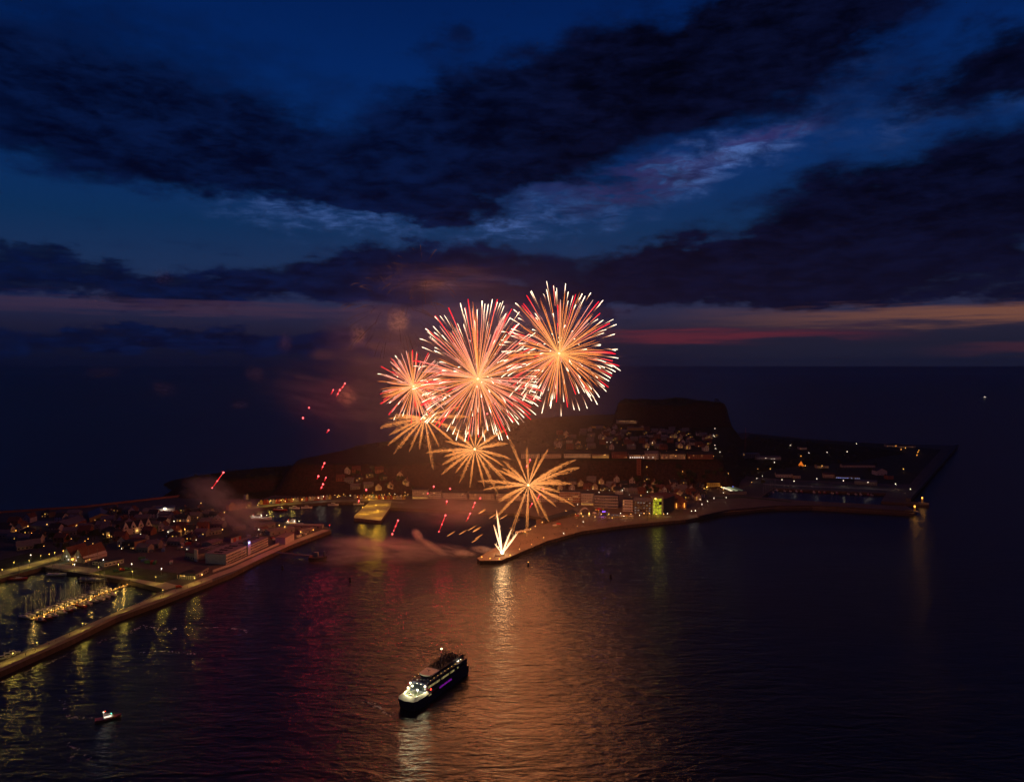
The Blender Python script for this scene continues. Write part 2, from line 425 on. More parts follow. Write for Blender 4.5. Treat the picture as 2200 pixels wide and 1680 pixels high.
XX, YY = np.meshgrid(gx, gy); HH = height(XX, YY)
idx = -np.ones(XX.shape, int); vs, fs = [], []
keep = HH > .6
kk = keep.copy(); kk[1:] |= keep[:-1]; kk[:-1] |= keep[1:]; kk[:, 1:] |= keep[:, :-1]; kk[:, :-1] |= keep[:, 1:]
for j, i in zip(*np.nonzero(kk)):
    idx[j, i] = len(vs); vs.append((XX[j, i], YY[j, i], HH[j, i] if keep[j, i] else -1.0))
for j in range(len(gy) - 1):
    for i in range(len(gx) - 1):
        q = (idx[j, i], idx[j, i + 1], idx[j + 1, i + 1], idx[j + 1, i])
        if min(q) >= 0: fs.append(tuple(int(x) for x in q))
# hill surface: rock on the steep cliffs, turf and scrub on the rest
m, t = new_mat('hill_ground')
o_ = t.nodes.new('ShaderNodeOutputMaterial'); b_ = t.nodes.new('ShaderNodeBsdfPrincipled'); t.links.new(b_.outputs[0], o_.inputs[0])
g_ = t.nodes.new('ShaderNodeNewGeometry'); sx = t.nodes.new('ShaderNodeSeparateXYZ'); t.links.new(g_.outputs['True Normal'], sx.inputs[0])
n1 = noise(t, g_.outputs['Position'], .05, 8, .65); n2 = noise(t, g_.outputs['Position'], .3, 6, .65)
turf = ramp(t, n1.outputs['Fac'], [(.3, (.022, .026, .012, 1)), (.7, (.05, .048, .022, 1))])
cliff = ramp(t, n2.outputs['Fac'], [(.3, (.025, .014, .010, 1)), (.7, (.085, .045, .032, 1))])
t.links.new(mixc(t, (E(t, sx.outputs[2]) + (E(t, n1.outputs['Fac']) - .5) * .5).smooth(.72, .9), cliff, turf), b_.inputs['Base Color'])
b_.inputs['Roughness'].default_value = .95; b_.inputs['Specular IOR Level'].default_value = .1
bn_ = t.nodes.new('ShaderNodeBump'); bn_.inputs['Distance'].default_value = 2.0; bn_.inputs['Strength'].default_value = .8
t.links.new(n2.outputs['Fac'], bn_.inputs['Height']); t.links.new(bn_.outputs[0], b_.inputs['Normal'])
hill = mobj('hill', vs, fs, m, smooth=True); hill['kind'] = 'structure'

# ------------------------------------------------------------------ low land and quays (vertical quay walls)
Q0 = 3.5
LEFT_LAND = [(-260, 1560), (0, 1443), (150, 1376), (250, 1327), (341, 1294), (500, 1232), (555, 1203), (623, 1172), (712, 1139), (703, 1132),
             (641, 1127), (577, 1118), (540, 1117), (532, 1101), (506, 1102), (470, 1076), (400, 1064), (182, 1089), (0, 1101), (-260, 1120),
             (-260, 1305), (0, 1243), (95, 1217), (104, 1221), (280, 1248), (356, 1266), (295, 1298), (136, 1368), (0, 1421), (-260, 1520)]
TOWN_LAND = [(396, 1064), (506, 1102.5), (555, 1091), (623, 1084), (713, 1079), (795, 1078), (838, 1090), (858, 1091), (1000, 1097), (1120, 1103),
             (1165, 1112), (1150, 1127), (1100, 1155), (1045, 1187), (1025, 1199), (1031, 1204), (1075, 1204), (1100, 1194), (1175, 1162),
             (1250, 1141), (1350, 1127), (1475, 1116), (1555, 1101), (1664, 1091), (1745, 1090), (1964, 1103), (1968, 1097), (1947, 1087),
             (1718, 1075), (1636, 1068), (1664, 1049), (1773, 1054), (1904, 1060), (1893, 1077), (1996, 1085), (1996, 1080), (1948, 1077), (2055, 958),
             (2030, 956), (1909, 954), (1745, 943), (1609, 930), (1400, 930), (806, 985), (620, 1015), (480, 1040)]
slab('ground', pg(LEFT_LAND, Q0), -3, Q0, asphalt, pile, kind='structure')
slab('promenade', pg(TOWN_LAND, Q0), -3, Q0 + .012, paving, pile, kind='structure')
PIER = [(795, 1077), (762, 1107), (760, 1113), (818, 1119), (838, 1091), (842, 1075)]
slab('ferry_pier', pg(PIER, Q0), -3, Q0 + .35, mat('pier_concrete', (.42, .37, .29), .85, .3, .1), pile, kind='structure')
def strip(name, pts, w, z, m, kind='structure', parent=None, th=.02):
    """a sheet of width w along a pixel path"""
    c = [P(x, y, z) for x, y in pts]; L, Rr = [], []
    for i in range(len(c)):
        d = (c[min(i + 1, len(c) - 1)] - c[max(i - 1, 0)]).normalized(); n = Vector((-d.y, d.x, 0)) * (w / 2)
        L.append(c[i] + n); Rr.append(c[i] - n)
    o = slab(name, [(p.x, p.y) for p in L] + [(p.x, p.y) for p in reversed(Rr)], z - th, z, m, m, parent, kind); return o
strip('road', [(-260, 1540), (0, 1430), (140, 1369), (250, 1320), (341, 1283), (420, 1252), (500, 1223), (560, 1195), (630, 1164), (700, 1138)], 9, Q0 + .03, mat('pale_concrete', (.42, .37, .29), .85, .3, .1))
strip('road', [(-250, 1292), (0, 1232), (60, 1216), (118, 1200), (170, 1180)], 14, Q0 + .035, MATS['pale_concrete'])
strip('road', [(108, 1213), (200, 1226), (300, 1244), (372, 1262)], 12, Q0 + .045, MATS['pale_concrete'])
strip('road', [(500, 1099), (555, 1088), (623, 1081), (713, 1076), (800, 1074), (870, 1080)], 8, Q0 + .06, concrete)
strip('lawn', [(225, 1222), (300, 1232), (375, 1243)], 26, Q0 + .055, grass)
strip('lawn', [(-60, 1228), (20, 1208), (90, 1190)], 34, Q0 + .056, grass)
strip('beach', [(850, 1083), (940, 1086), (1060, 1090), (1140, 1096)], 26, Q0 + .05, mat('sand', (.19, .14, .10), .95, .25, .2))
slab('heath', pg([(1562, 1012), (1600, 1022), (1680, 1030), (1800, 1034), (1915, 1040), (1955, 1040), (2022, 966), (1909, 955), (1745, 945), (1610, 933), (1590, 960)], Q0), Q0 - .2, Q0 + .03, scrub, scrub, kind='structure')
slab('yard', pg([(1556, 1066), (1640, 1030), (1912, 1044), (1905, 1058), (1773, 1052.5), (1662, 1047.5), (1632, 1067)], Q0), Q0 - .2, Q0 + .022, asphalt, asphalt, kind='structure')
strip('road', [(1640, 1040), (1770, 1046), (1912, 1052)], 12, Q0 + .04, concrete)
strip('lawn', [(1520, 1070), (1600, 1068), (1700, 1078)], 10, Q0 + .05, grass)
def wall_line(name, pts, w, z0, z1, m, label, cat):
    c = [P(x, y, z0) for x, y in pts]; L, Rr = [], []
    for i in range(len(c)):
        d = (c[min(i + 1, len(c) - 1)] - c[max(i - 1, 0)]).normalized(); n = Vector((-d.y, d.x, 0)) * (w / 2)
        L.append(c[i] + n); Rr.append(c[i] - n)
    return tag(slab(name, [(p.x, p.y) for p in L] + [(p.x, p.y) for p in reversed(Rr)], z0, z1, m, m), label, cat)
wall_line('parapet_wall', [(-250, 1556), (0, 1441), (150, 1374.5), (250, 1325.5), (341, 1292.5), (455, 1249)], 1.4, Q0, Q0 + 1.9, concrete, 'long low concrete parapet along the seaward edge of the breakwater road', 'wall')
wall_line('quay_wall', [(457, 1229), (500, 1214), (530, 1200), (560, 1187), (603, 1168)], .6, Q0, Q0 + 2.0, white_w, 'pale garden wall along the quay in front of the terminal building', 'wall')
wall_line('breakwater_wall', [(1951, 1078), (2056, 959)], 6, Q0, Q0 + 5, mat('breakwater_concrete', (.12, .11, .10), .9, .3, .1), 'long dark sea wall running away from the small harbour to the far point', 'wall')
wall_line('sea_wall', [(1500, 1112), (1560, 1098.5), (1664, 1089.5), (1745, 1088.5), (1960, 1101)], 3, Q0, Q0 + 2.2, pile, 'curved dark sea wall sheltering the small boat harbour', 'wall')
wall_line('coast_wall', [(-250, 1121), (0, 1102), (182, 1090), (395, 1066)], 2.5, Q0, Q0 + 2.5, brick_w, 'low reddish sea wall behind the left harbour district', 'wall')
fb = [PY(x, 868, 3300)[:2] for x in (1548, 1596)]
slab('far_breakwater', [(fb[0][0], 3300), (fb[1][0] + 40, 3900), (fb[1][0] + 55, 3900), (fb[0][0] + 12, 3290)], -3, 9, pile, pile, kind='structure')

# timber fender piles down the quay faces
def fenders(path, parent, step=6.0, hgt=3.4):
    c = [P(x, y, Q0) for x, y in path]
    for a, b in zip(c, c[1:]):
        n_ = max(1, int((b - a).length / step))
        for i in range(n_):
            p = a.lerp(b, (i + .5) / n_); d = (b - a).normalized(); q = Vector((d.y, -d.x, 0)); q = q if q.y < 0 else -q
            box('fender_pile', wood, parent, (p.x + q.x * .3, p.y + q.y * .3, .25), (.42, .42, hgt + .4))
fenders([(500, 1232), (555, 1203), (623, 1172), (712, 1139)], bpy.data.objects['ground'])
fenders([(1031, 1204), (1075, 1204), (1100, 1194), (1175, 1162), (1250, 1141), (1350, 1127), (1475, 1116)], bpy.data.objects['promenade'])
fenders([(760, 1113), (818, 1119)], bpy.data.objects['ferry_pier'])
def railing(path, label, step=8.0):
    c = [P(x, y, Q0 + .02) for x, y in path]; t = thing('quay_railing', label, 'railing', c[0])
    for a, b in zip(c, c[1:]):
        n_ = max(1, int((b - a).length / step))
        for i in range(n_): box('post', steel, t, a.lerp(b, i / n_) - c[0], (.12, .12, 1.15))
        for z_ in (.6, 1.1): tube('rail', [a - c[0] + Vector((0, 0, z_)), b - c[0] + Vector((0, 0, z_))], .05, steel, t, 4)
railing([(0, 1422.5), (136, 1369.5), (295, 1299), (354, 1268)], 'thin steel railing along the marina side of the breakwater')
railing([(1105, 1191), (1175, 1160), (1250, 1139.5), (1350, 1125.5), (1475, 1114.5)], 'thin steel railing along the seaward edge of the landing pier')

# ------------------------------------------------------------------ buildings
def roof_mesh(name, kind, w, d, hw, rise, m, parent):
    ov, th = .45, .22
    x0, x1, y0, y1 = -w / 2 - ov, w / 2 + ov, -ov, d + ov
    if kind == 'flat':
        vs, fs = [], []
        add_box(vs, fs, -w / 2 - .15, w / 2 + .15, -.15, d + .15, hw + .004, hw + .45)
        return mobj(name, vs, fs, m, parent)
    if kind == 'barrel':
        n = 8; prof = [(-w / 2 - .2 + (w + .4) * i / n, hw + math.sin(math.pi * i / n) * rise + .03) for i in range(n + 1)]
        vs = [(x, y, z) for y in (-.3, d + .3) for x, z in prof] + [(x, y, z - th) for y in (-.3, d + .3) for x, z in prof]
        k = n + 1; fs = []
        for i in range(n):
            fs += [(i, i + 1, k + i + 1, k + i), (2 * k + i, 3 * k + i, 3 * k + i + 1, 2 * k + i + 1), (i, 2 * k + i, 2 * k + i + 1, i + 1), (k + i, k + i + 1, 3 * k + i + 1, 3 * k + i)]
        fs += [(0, k, 3 * k, 2 * k), (n, 2 * k + n, 3 * k + n, k + n)]
        return mobj(name, vs, fs, m, parent)
    if kind in ('gx', 'gy'):
        half = (d / 2 if kind == 'gx' else w / 2); sl = rise / half; e = -ov * sl
        vs, fs = [], []
        for sgn in (-1, 1):
            k = len(vs)
            for u in ((x0, x1) if kind == 'gx' else (y0, y1)):
                for (q, z) in ((half + ov, e), (0, rise)):
                    for zz_ in (0.02, th + .02):
                        if kind == 'gx': vs.append((u, d / 2 + sgn * q, hw + z + zz_))
                        else: vs.append((sgn * q, u, hw + z + zz_))
            f = [(0, 1, 3, 2), (4, 6, 7, 5), (0, 4, 5, 1), (1, 5, 7, 3), (3, 7, 6, 2), (2, 6, 4, 0)]
            fs += [tuple(k + i for i in q) for q in f]
        return mobj(name, vs, fs, m, parent)
    # hip
    r = min(w, d) / 2
    a, b = ((-w / 2 + r, d / 2), (w / 2 - r, d / 2)) if w >= d else ((0, r), (0, d - r))
    vs = [(x0, y0, hw), (x1, y0, hw), (x1, y1, hw), (x0, y1, hw), (*a, hw + rise), (*b, hw + rise)]
    fs = [(3, 2, 1, 0), (0, 1, 5, 4), (2, 3, 4, 5), (1, 2, 5), (3, 0, 4)] if w >= d else [(3, 2, 1, 0), (0, 1, 4), (2, 3, 5), (1, 2, 5, 4), (3, 0, 4, 5)]
    return mobj(name, vs, fs, m, parent)
def wall_mesh(kind, w, d, hw, rise, m, parent):
    X, z0 = w / 2, -1.0
    vs = [(-X, 0, z0), (X, 0, z0), (X, d, z0), (-X, d, z0), (-X, 0, hw), (X, 0, hw), (X, d, hw), (-X, d, hw)]
    fs = [(0, 1, 5, 4), (1, 2, 6, 5), (2, 3, 7, 6), (3, 0, 4, 7), (4, 5, 6, 7), (3, 2, 1, 0)]
    if kind == 'gx': vs += [(-X, d / 2, hw + rise), (X, d / 2, hw + rise)]; fs = [(0, 1, 5, 4), (1, 2, 6, 9, 5), (2, 3, 7, 6), (3, 0, 4, 8, 7), (4, 5, 9, 8), (6, 7, 8, 9), (3, 2, 1, 0)]
    if kind == 'gy': vs += [(0, 0, hw + rise), (0, d, hw + rise)]; fs = [(0, 1, 5, 8, 4), (1, 2, 6, 5), (2, 3, 7, 9, 6), (3, 0, 4, 7), (5, 6, 9, 8), (7, 4, 8, 9), (3, 2, 1, 0)]
    if kind == 'barrel':
        n = 8; arc = [(-X + w * i / n, hw + math.sin(math.pi * i / n) * rise) for i in range(n + 1)]
        vs = [(-X, 0, z0), (X, 0, z0)] + [(x, 0, z) for x, z in reversed(arc)] + [(-X, d, z0), (X, d, z0)] + [(x, d, z) for x, z in reversed(arc)]
        k = n + 3; fs = [tuple(range(k)), tuple(range(2 * k - 1, k - 1, -1))] + [(i, k + i, k + (i + 1) % k, (i + 1) % k) for i in range(k)]
    return mobj('wall', vs, fs, m, parent)
def house(name, label, cat, loc, rot, w, d, hw, rise=0.0, kind='flat', wall=white_w, roof=roof_d, cols=0, rows=0, lit=.15, wins=(win_warm, win_dim),
          group=None, chimney=False, door=None, ww=1.2, wh=1.3, z_first=1.0, pitch=None, side=0, bands=None, ground_lit=None):
    t = thing(name, label, cat, loc, rot, group)
    wall_mesh(kind, w, d, hw, rise, wall, t)
    rf = roof_mesh('roof', kind, w, d, hw, rise, roof, t)
    if chimney: box('chimney', brick_w, rf, (w * .2, d * .5, hw + rise * .5), (.8, .8, rise * .5 + 1.2))
    rp = pitch or (hw - .3) / max(rows, 1)
    for r in range(rows):
        for c in range(cols):
            x = -w / 2 + w * (c + .5) / cols
            gl = ground_lit is not None and r == 0
            mm = ground_lit if gl else (R.choice(wins) if R.random() < lit else glass_d)
            box('window', mm, t, (x, -.03, z_first + r * rp), (min(ww, w / cols * .75), .14, min(wh, rp * .7)))
    for c in range(side):
        for r in range(rows):
            mm = R.choice(wins) if R.random() < lit else glass_d
            y = d * (c + .5) / side
            for sg in (-1, 1): box('window', mm, t, (sg * (w / 2 + .03), y, z_first + r * rp), (.14, min(ww, d / side * .7), min(wh, rp * .7)))
    if bands is not None:
        for r in range(rows + 1): box('balcony', bands, t, (0, -.75, .25 + r * rp - (.0 if r else .15)), (w * .98, 1.3, .62 if r else .3))
    if door: box('door', door, t, (w * .12, -.03, -.02), (1.1, .16, 2.1))
    return t
def front(pl, pr, z=Q0):
    a, b = P(*pl, z), P(*pr, z); c = (a + b) / 2; v = b - a
    return c, math.atan2(v.y, v.x), v.length
def fhouse(name, label, cat, pl, pr, d, hw, z=Q0 + .01, **kw):
    c, rot, w = front(pl, pr, z); return house(name, label, cat, c, rot, w, d, hw, **kw)

# --- left harbour district
fhouse('boat_hall', 'large boat hall with ochre yellow gable and shallow grey roof', 'hall', (193, 1123), (242, 1118), 42, 5.5, rise=4.5, kind='gy', wall=ochre_w, roof=roof_g)
fhouse('workshop', 'red brick workshop with one gable in front of the boat hall', 'workshop', (146, 1139), (186, 1126), 22, 5.5, rise=4, kind='gx', wall=brick_w, roof=roof_p, cols=6, rows=1, lit=.35, side=3)
fhouse('shed', 'long pale shed with bright slanted grey roof beside the workshop', 'shed', (110, 1140), (142, 1130), 25, 5, rise=3, kind='gy', wall=grey_w, roof=roof_g, cols=3, rows=1)
gab = thing('warehouse_row', 'row of joined white gabled warehouses with dark roof and doorway lamps', 'warehouse', P(262, 1148, Q0), 0)
c_, r_, w_ = front((262, 1152), (327, 1139)); gab.location = c_; gab.rotation_euler[2] = r_
wall_mesh('flat', w_, 14, 7.5, 0, white_w, gab); rfm = roof_mesh('roof', 'gx', w_, 14, 7.5, 5.5, roof_d, gab)
for i in range(4):
    x = -w_ / 2 + w_ * (i + .5) / 4; g2 = w_ / 4 * .36
    mobj('gable', [(x - g2, -.35, -.5), (x + g2, -.35, -.5), (x + g2, -.35, 8), (x, -.35, 14.5), (x - g2, -.35, 8), (x - g2, .4, -.5), (x + g2, .4, -.5), (x + g2, .4, 8), (x, .4, 14.5), (x - g2, .4, 8)],
         [(0, 1, 2, 3, 4), (9, 8, 7, 6, 5), (0, 5, 6, 1), (1, 6, 7, 2), (2, 7, 8, 3), (3, 8, 9, 4), (4, 9, 5, 0)], white_w, gab)
    for zz_ in (1.0, 4.2, 7.6): box('window', glass_d if R.random() < .8 else win_dim, gab, (x, -.45, zz_), (1.2, .12, 1.6))
    if i % 2:
        box('wall_lamp', lamp_y, gab, (x + g2 + .8, -.5, 2.8), (.7, .5, .7)); point_light(gab, (x + g2 + .8, -1.5, 3.2), (1, .5, .15), 260, .3)
an = fhouse('annex', 'low cream annex lit by two lamps at the end of the white warehouses', 'building', (228, 1155), (260, 1152), 12, 6, wall=cream_w, roof=roof_d, cols=4, rows=1, lit=.1)
for x in (-4, 4):
    box('wall_lamp', lamp_y, an, (x, -.5, 2.2), (.9, .6, .8)); point_light(an, (x, -1.8, 2.6), (1, .55, .15), 330, .3)
st_ = fhouse('store', 'white flat roofed store with glaring white floodlight', 'store', (334, 1107), (375, 1104), 18, 7.5, wall=white_w, roof=roof_g, cols=5, rows=1, lit=.4, wins=(win_white,))
box('floodlight', lamp_w, st_, (0, -.6, 7.0), (2.6, 1.0, 1.6)); point_light(st_, (0, -3.5, 7.2), (1, .93, .8), 1300, .6)
# twin-gable timber house
tg = thing('timber_house', 'twin gabled half timbered house lit greenish white beside the marina', 'house'); c_, r_, w_ = front((131, 1204), (181, 1209)); tg.location = c_; tg.rotation_euler[2] = r_
for s_ in (-1, 1):
    o2 = thing('wing', '', '', (0, 0, 0)); del o2['label']; del o2['category']; o2.parent = tg; o2.location = (s_ * w_ / 4, 0, 0)
    wall_mesh('gy', w_ / 2 - .05, 26 if s_ > 0 else 20, 3.2, 9.5, white_w, o2); roof_mesh('roof', 'gy', w_ / 2 - .9, 26 if s_ > 0 else 20, 3.4, 9.6, roof_r, o2)
    for i in range(4): box('timber', dark_m, o2, (-w_ / 4 + w_ / 2 * (i + .5) / 4, -.05, .2), (.25, .14, (3.0 + 9 * (1 - abs((i + .5) / 2 - 1))) - .4))
    for z_ in (3.1, 6.2): box('timber', dark_m, o2, (0, -.06, z_), (w_ / 2 * (1 - max(0, z_ - 3.2) / 9.5) - .3, .14, .22))
    for i, z_ in ((-1, 1), (1, 1), (0, 4)): box('window', win_white if R.random() < .6 else glass_d, o2, (i * 2.2, -.09, z_), (1.2, .12, 1.4))
box('porch_lamp', lamp_o, tg, (1.2, -1.2, 2.2), (1.4, 1.0, 1.2)); point_light(tg, (1.2, -2.6, 2.8), (1, .5, .15), 330, .4); point_light(tg, (-4, -6, 4.5), (.85, 1, .55), 240, .4)
fhouse('side_wing', 'low wing with orange lit windows beside the timber house', 'building', (182, 1209), (220, 1196), 9, 3.2, rise=3, kind='gx', wall=cream_w, roof=roof_r, cols=9, rows=1, lit=1.0, wins=(win_yel, win_warm))
fhouse('cabin', 'small pale cabin beside the twin gabled timber house', 'cabin', (198, 1213), (213, 1214), 6, 3.4, wall=white_w, roof=roof_d, cols=2, rows=1, lit=0)
fhouse('pavilion', 'long white flat pavilion on the lawn behind the marina', 'pavilion', (224, 1218), (266, 1209), 9, 3.8, wall=white_w, roof=roof_d, cols=5, rows=1, lit=0)
fhouse('quonset_shed', 'long shed with rounded pinkish barrel roof', 'shed', (36, 1183), (88, 1176), 16, 3.5, rise=4.5, kind='gx', wall=grey_w, roof=roof_p, cols=6, rows=1, lit=0)
fhouse('white_store', 'low white store behind the barrel roofed shed', 'store', (42, 1160), (57, 1158), 8, 4.5, wall=white_w, roof=roof_p, cols=2, rows=1, lit=0)
fhouse('brown_store', 'plain brownish box store standing alone on the yard', 'store', (289, 1181), (316, 1174), 14, 8, wall=mat('brown_cladding', (.28, .17, .10), .8, .2, .5), roof=roof_d)
fhouse('office', 'dark two storey office with lit windows left of the brown store', 'office', (262, 1180), (288, 1181), 12, 7, wall=dark_w, roof=roof_d, cols=6, rows=2, lit=.3)
fhouse('depot', 'long low brown depot in the harbour yard', 'depot', (357, 1172), (380, 1166), 10, 4.5, wall=cream_w, roof=roof_d, cols=4, rows=1, lit=.1)
fhouse('harbour_house', 'row of low white harbour houses lit yellow', 'house', (379, 1122), (412, 1115), 10, 5, rise=3, kind='gx', wall=white_w, roof=roof_d, cols=8, rows=1, lit=.6, wins=(win_yel, win_warm))
fhouse('harbour_house', 'striped reddish gabled harbour house', 'house', (415, 1113), (431, 1109), 10, 7, rise=3, kind='gx', wall=brick_w, roof=roof_d, cols=5, rows=2, lit=.2)
fhouse('inn', 'bright yellow lit inn with glowing ground floor windows', 'inn', (434, 1110), (459, 1106), 11, 8, rise=3, kind='gx', wall=yel_w, roof=roof_d, cols=7, rows=2, lit=.3, ground_lit=win_yel)
fhouse('orange_house', 'small house glowing orange at the left end of the inner harbour', 'house', (492, 1097), (506, 1095), 9, 7, rise=3, kind='gy', wall=mat('orange_render', (.55, .22, .06), .8, .2, .5), roof=roof_r, cols=3, rows=2, lit=.8)
fhouse('terrace', 'reddish terrace of houses right of the orange house', 'house', (507, 1095), (541, 1089), 9, 6.5, rise=3, kind='gx', wall=brick_w, roof=roof_d, cols=9, rows=2, lit=.15)
tw = fhouse('tower_block', 'slim white tower block above the inner harbour', 'tower', (528, 1085), (533.5, 1084), 4, 14, wall=white_w, roof=roof_d, cols=1, rows=5, lit=.1)
# terminal building
tb = thing('terminal_building', 'long pale terminal building with two wings and a sign tower on the quay', 'terminal'); c_, r_, w_ = front((486, 1213), (576, 1172)); tb.location = c_; tb.rotation_euler[2] = r_
for nm, x0, x1, h_ in (('wing', -w_ / 2, -2.6, 9.5), ('wing', 2.6, w_ / 2, 8.5)):
    o2 = bpy.data.objects.new('wing', None); link(o2, tb); o2.location = ((x0 + x1) / 2, 0, 0); ww_ = x1 - x0
    wall_mesh('flat', ww_, 22, h_, 0, white_w, o2); roof_mesh('roof', 'flat', ww_, 22, h_, 0, roof_g, o2)
    for r in range(3):
        for c in range(15): box('window', win_dim if R.random() < .10 else glass_d, o2, (-ww_ / 2 + ww_ * (c + .5) / 15, -.03, 1.0 + r * 2.7), (ww_ / 15 * .62, .14, 1.25))
        box('ledge', white_w, o2, (0, -.15, .62 + r * 2.7), (ww_ * .99, .36, .22))
    for k in range(4): box('skylight', glass_d, o2, (-ww_ * .35 + k * ww_ * .23, 11, h_ + .45), (3, 8, .5))
o2 = bpy.data.objects.new('sign_tower', None); link(o2, tb); wall_mesh('flat', 4.6, 5, 14, 0, white_w, o2); roof_mesh('roof', 'flat', 4.6, 5, 14, 0, roof_d, o2); o2.location = (0, -1.2, 0)
box('sign', emit('sign_blue', (.45, .55, 1), 3.0), o2, (0, -.1, 11.2), (2.6, .2, 1.6)); point_light(tb, (0, -3.2, 12), (.10, .16, 1), 420, .8); point_light(tb, (12, 8, 16), (.10, .10, 1), 420, .5)
lb = fhouse('market_hall', 'low dark hall with skylights and a white fin wall beside the terminal', 'hall', (398, 1199), (424, 1205), 46, 6, wall=grey_w, roof=roof_d, cols=5, rows=1, lit=.1)
for k in range(5): box('skylight', roof_g, lb, (-6 + 3 * k, 20 + (k % 2) * 6, 6.45), (1.4, 12, .6))
box('fin_wall', white_w, lb, (9.5, -1.2, -.5), (4.5, 1.2, 12))
kk_ = fhouse('waterside_cafe', 'small waterside cafe with a glowing columned veranda at the quay corner', 'cafe', (386, 1240), (419, 1243), 10, 3.6, rise=2.2, kind='hip', wall=white_w, roof=roof_d, cols=6, rows=1, lit=1, wins=(win_yel, win_warm))
for k in range(8): box('column', white_w, kk_, (-8 + 16 * k / 7, -2.6, 0), (.3, .3, 3.2))
box('veranda_roof', roof_d, kk_, (0, -1.6, 3.25), (17.5, 3.0, .25)); point_light(kk_, (-2, -1.6, 2.4), (1, .55, .15), 420, .4); point_light(kk_, (6, -3.6, 3.0), (1, .6, .15), 260, .4)
fhouse('cafe_annex', 'grey annex stretching behind the waterside cafe', 'building', (421, 1243), (449, 1228), 12, 4.2, wall=grey_w, roof=roof_d, cols=7, rows=1, lit=.1)
fhouse('white_cube_store', 'plain pale cube store near the tip of the left quay', 'store', (613, 1170), (632, 1160), 11, 7, wall=white_w, roof=roof_p)
fhouse('garage', 'flat garage block with red and white doors behind the terminal', 'garage', (496, 1168), (518, 1161), 9, 6, wall=grey_w, roof=roof_d, cols=0, rows=0)
gr_ = bpy.data.objects['garage']
for k, mm in enumerate((white_w, red_w, white_w, red_w)): box('garage_door', mm, gr_, (-6 + k * 4, -.05, .2), (3.0, .2, 4.6))
for i, (a, b, d_, h_, mm, la) in enumerate([((546, 1139), (592, 1132), 14, 4.0, roof_p, 'wide shed with pale pinkish roof at the inner harbour quay'), ((580, 1151), (633, 1142), 13, 4.4, roof_p, 'long shed with pale roof in the middle of the quay sheds'),
      ((622, 1135), (692, 1136), 7, 3.4, roof_p, 'narrow long shed along the inner harbour edge of the left quay'), ((646, 1149), (676, 1142), 8, 3.6, roof_p, 'short pale roofed shed nearest the quay tip'),
      ((562, 1146), (577, 1143), 9, 5, roof_r, 'small red roofed shed between the pale quay sheds'), ((448, 1150), (476, 1146), 12, 4.6, roof_p, 'pale roofed shed inland of the terminal building'),
      ((455, 1176), (478, 1168), 12, 4, roof_p, 'flat white roofed shed close behind the terminal'), ((502, 1140), (528, 1137), 14, 4.4, roof_g, 'grey roofed shed left of the pinkish quay shed')]):
    fhouse('quay_shed', la, 'shed', a, b, d_, h_, wall=grey_w, roof=mm, cols=4, rows=1, lit=.1, rise=1.2, kind='gx')

# --- lobster-hut rows
def hut_row(p0, p1, n, d, h, cols_, label, group, lit):
    a, b = P(*p0, Q0 + .07), P(*p1, Q0 + .07)
    for i in range(n):
        q0, q1 = a.lerp(b, (i + .03) / n), a.lerp(b, (i + .97) / n); v = q1 - q0
        cn, mm = cols_[R.randrange(len(cols_))]
        house('harbour_hut', label % cn, 'hut', (q0 + q1) / 2, math.atan2(v.y, v.x), v.length, d, h, rise=2.0, kind='gy', wall=mm, roof=roof_d, cols=2, rows=2, lit=lit, group=group, door=None, ww=1.0, wh=1.2)
pal = [('red', red_w), ('white', white_w), ('blue', blue_w), ('yellow', yel_w), ('brick red', brick_w), ('white', white_w), ('orange red', mat('orange_paint', (.50, .14, .05), .7, .2, .5))]
hut_row((558, 1084), (712, 1072), 24, 6, 4.6, pal, '%s painted gabled hut in the long row facing the inner harbour', 'huts in the long row on the inner harbour', .22)
hut_row((760, 1071), (870, 1073), 17, 6, 4.2, pal[:4] + pal[5:6], '%s painted gabled hut in the short row behind the yellow lit pier', 'huts in the short row behind the pier', .30)

# --- beachfront hotels
fhouse('hotel', 'pale four storey hotel with glowing yellow ground floor left of the beach', 'hotel', (886, 1072), (919, 1072), 14, 12.5, wall=white_w, roof=roof_d, cols=9, rows=4, lit=.12, ground_lit=win_yel)
fhouse('guest_house', 'three storey white guest house right of the hotel with yellow ground floor', 'hotel', (921, 1071), (948, 1071), 12, 9.5, rise=2, kind='gx', wall=white_w, roof=roof_d, cols=8, rows=3, lit=.15)
fhouse('guest_house', 'long white terrace of guest rooms in the middle of the beach front', 'hotel', (951, 1071), (1003, 1072), 12, 8.5, rise=2.5, kind='gx', wall=white_w, roof=roof_d, cols=14, rows=3, lit=.12)
fhouse('guest_house', 'long cream terrace of guest rooms partly behind the golden fireworks', 'hotel', (1008, 1073), (1062, 1074), 12, 8.5, rise=2.5, kind='gx', wall=cream_w, roof=roof_d, cols=14, rows=3, lit=.12)
fhouse('guest_house', 'wide cream guest house behind the largest golden burst', 'hotel', (1066, 1075), (1120, 1076), 12, 9.5, rise=2.5, kind='gx', wall=cream_w, roof=roof_d, cols=12, rows=3, lit=.15)
fhouse('guest_house', 'white balconied guest house right behind the golden burst', 'hotel', (1124, 1077), (1198, 1078), 12, 10.5, rise=2.0, kind='gx', wall=white_w, roof=roof_d, cols=16, rows=3, lit=.15, bands=white_w)
fhouse('hotel', 'reddish four storey hotel with balcony bands facing the beach', 'hotel', (1201, 1079), (1247, 1080), 14, 14.0, wall=mat('salmon_render', (.42, .22, .15), .8, .2, .5), roof=roof_d, cols=11, rows=4, lit=.22, bands=white_w)
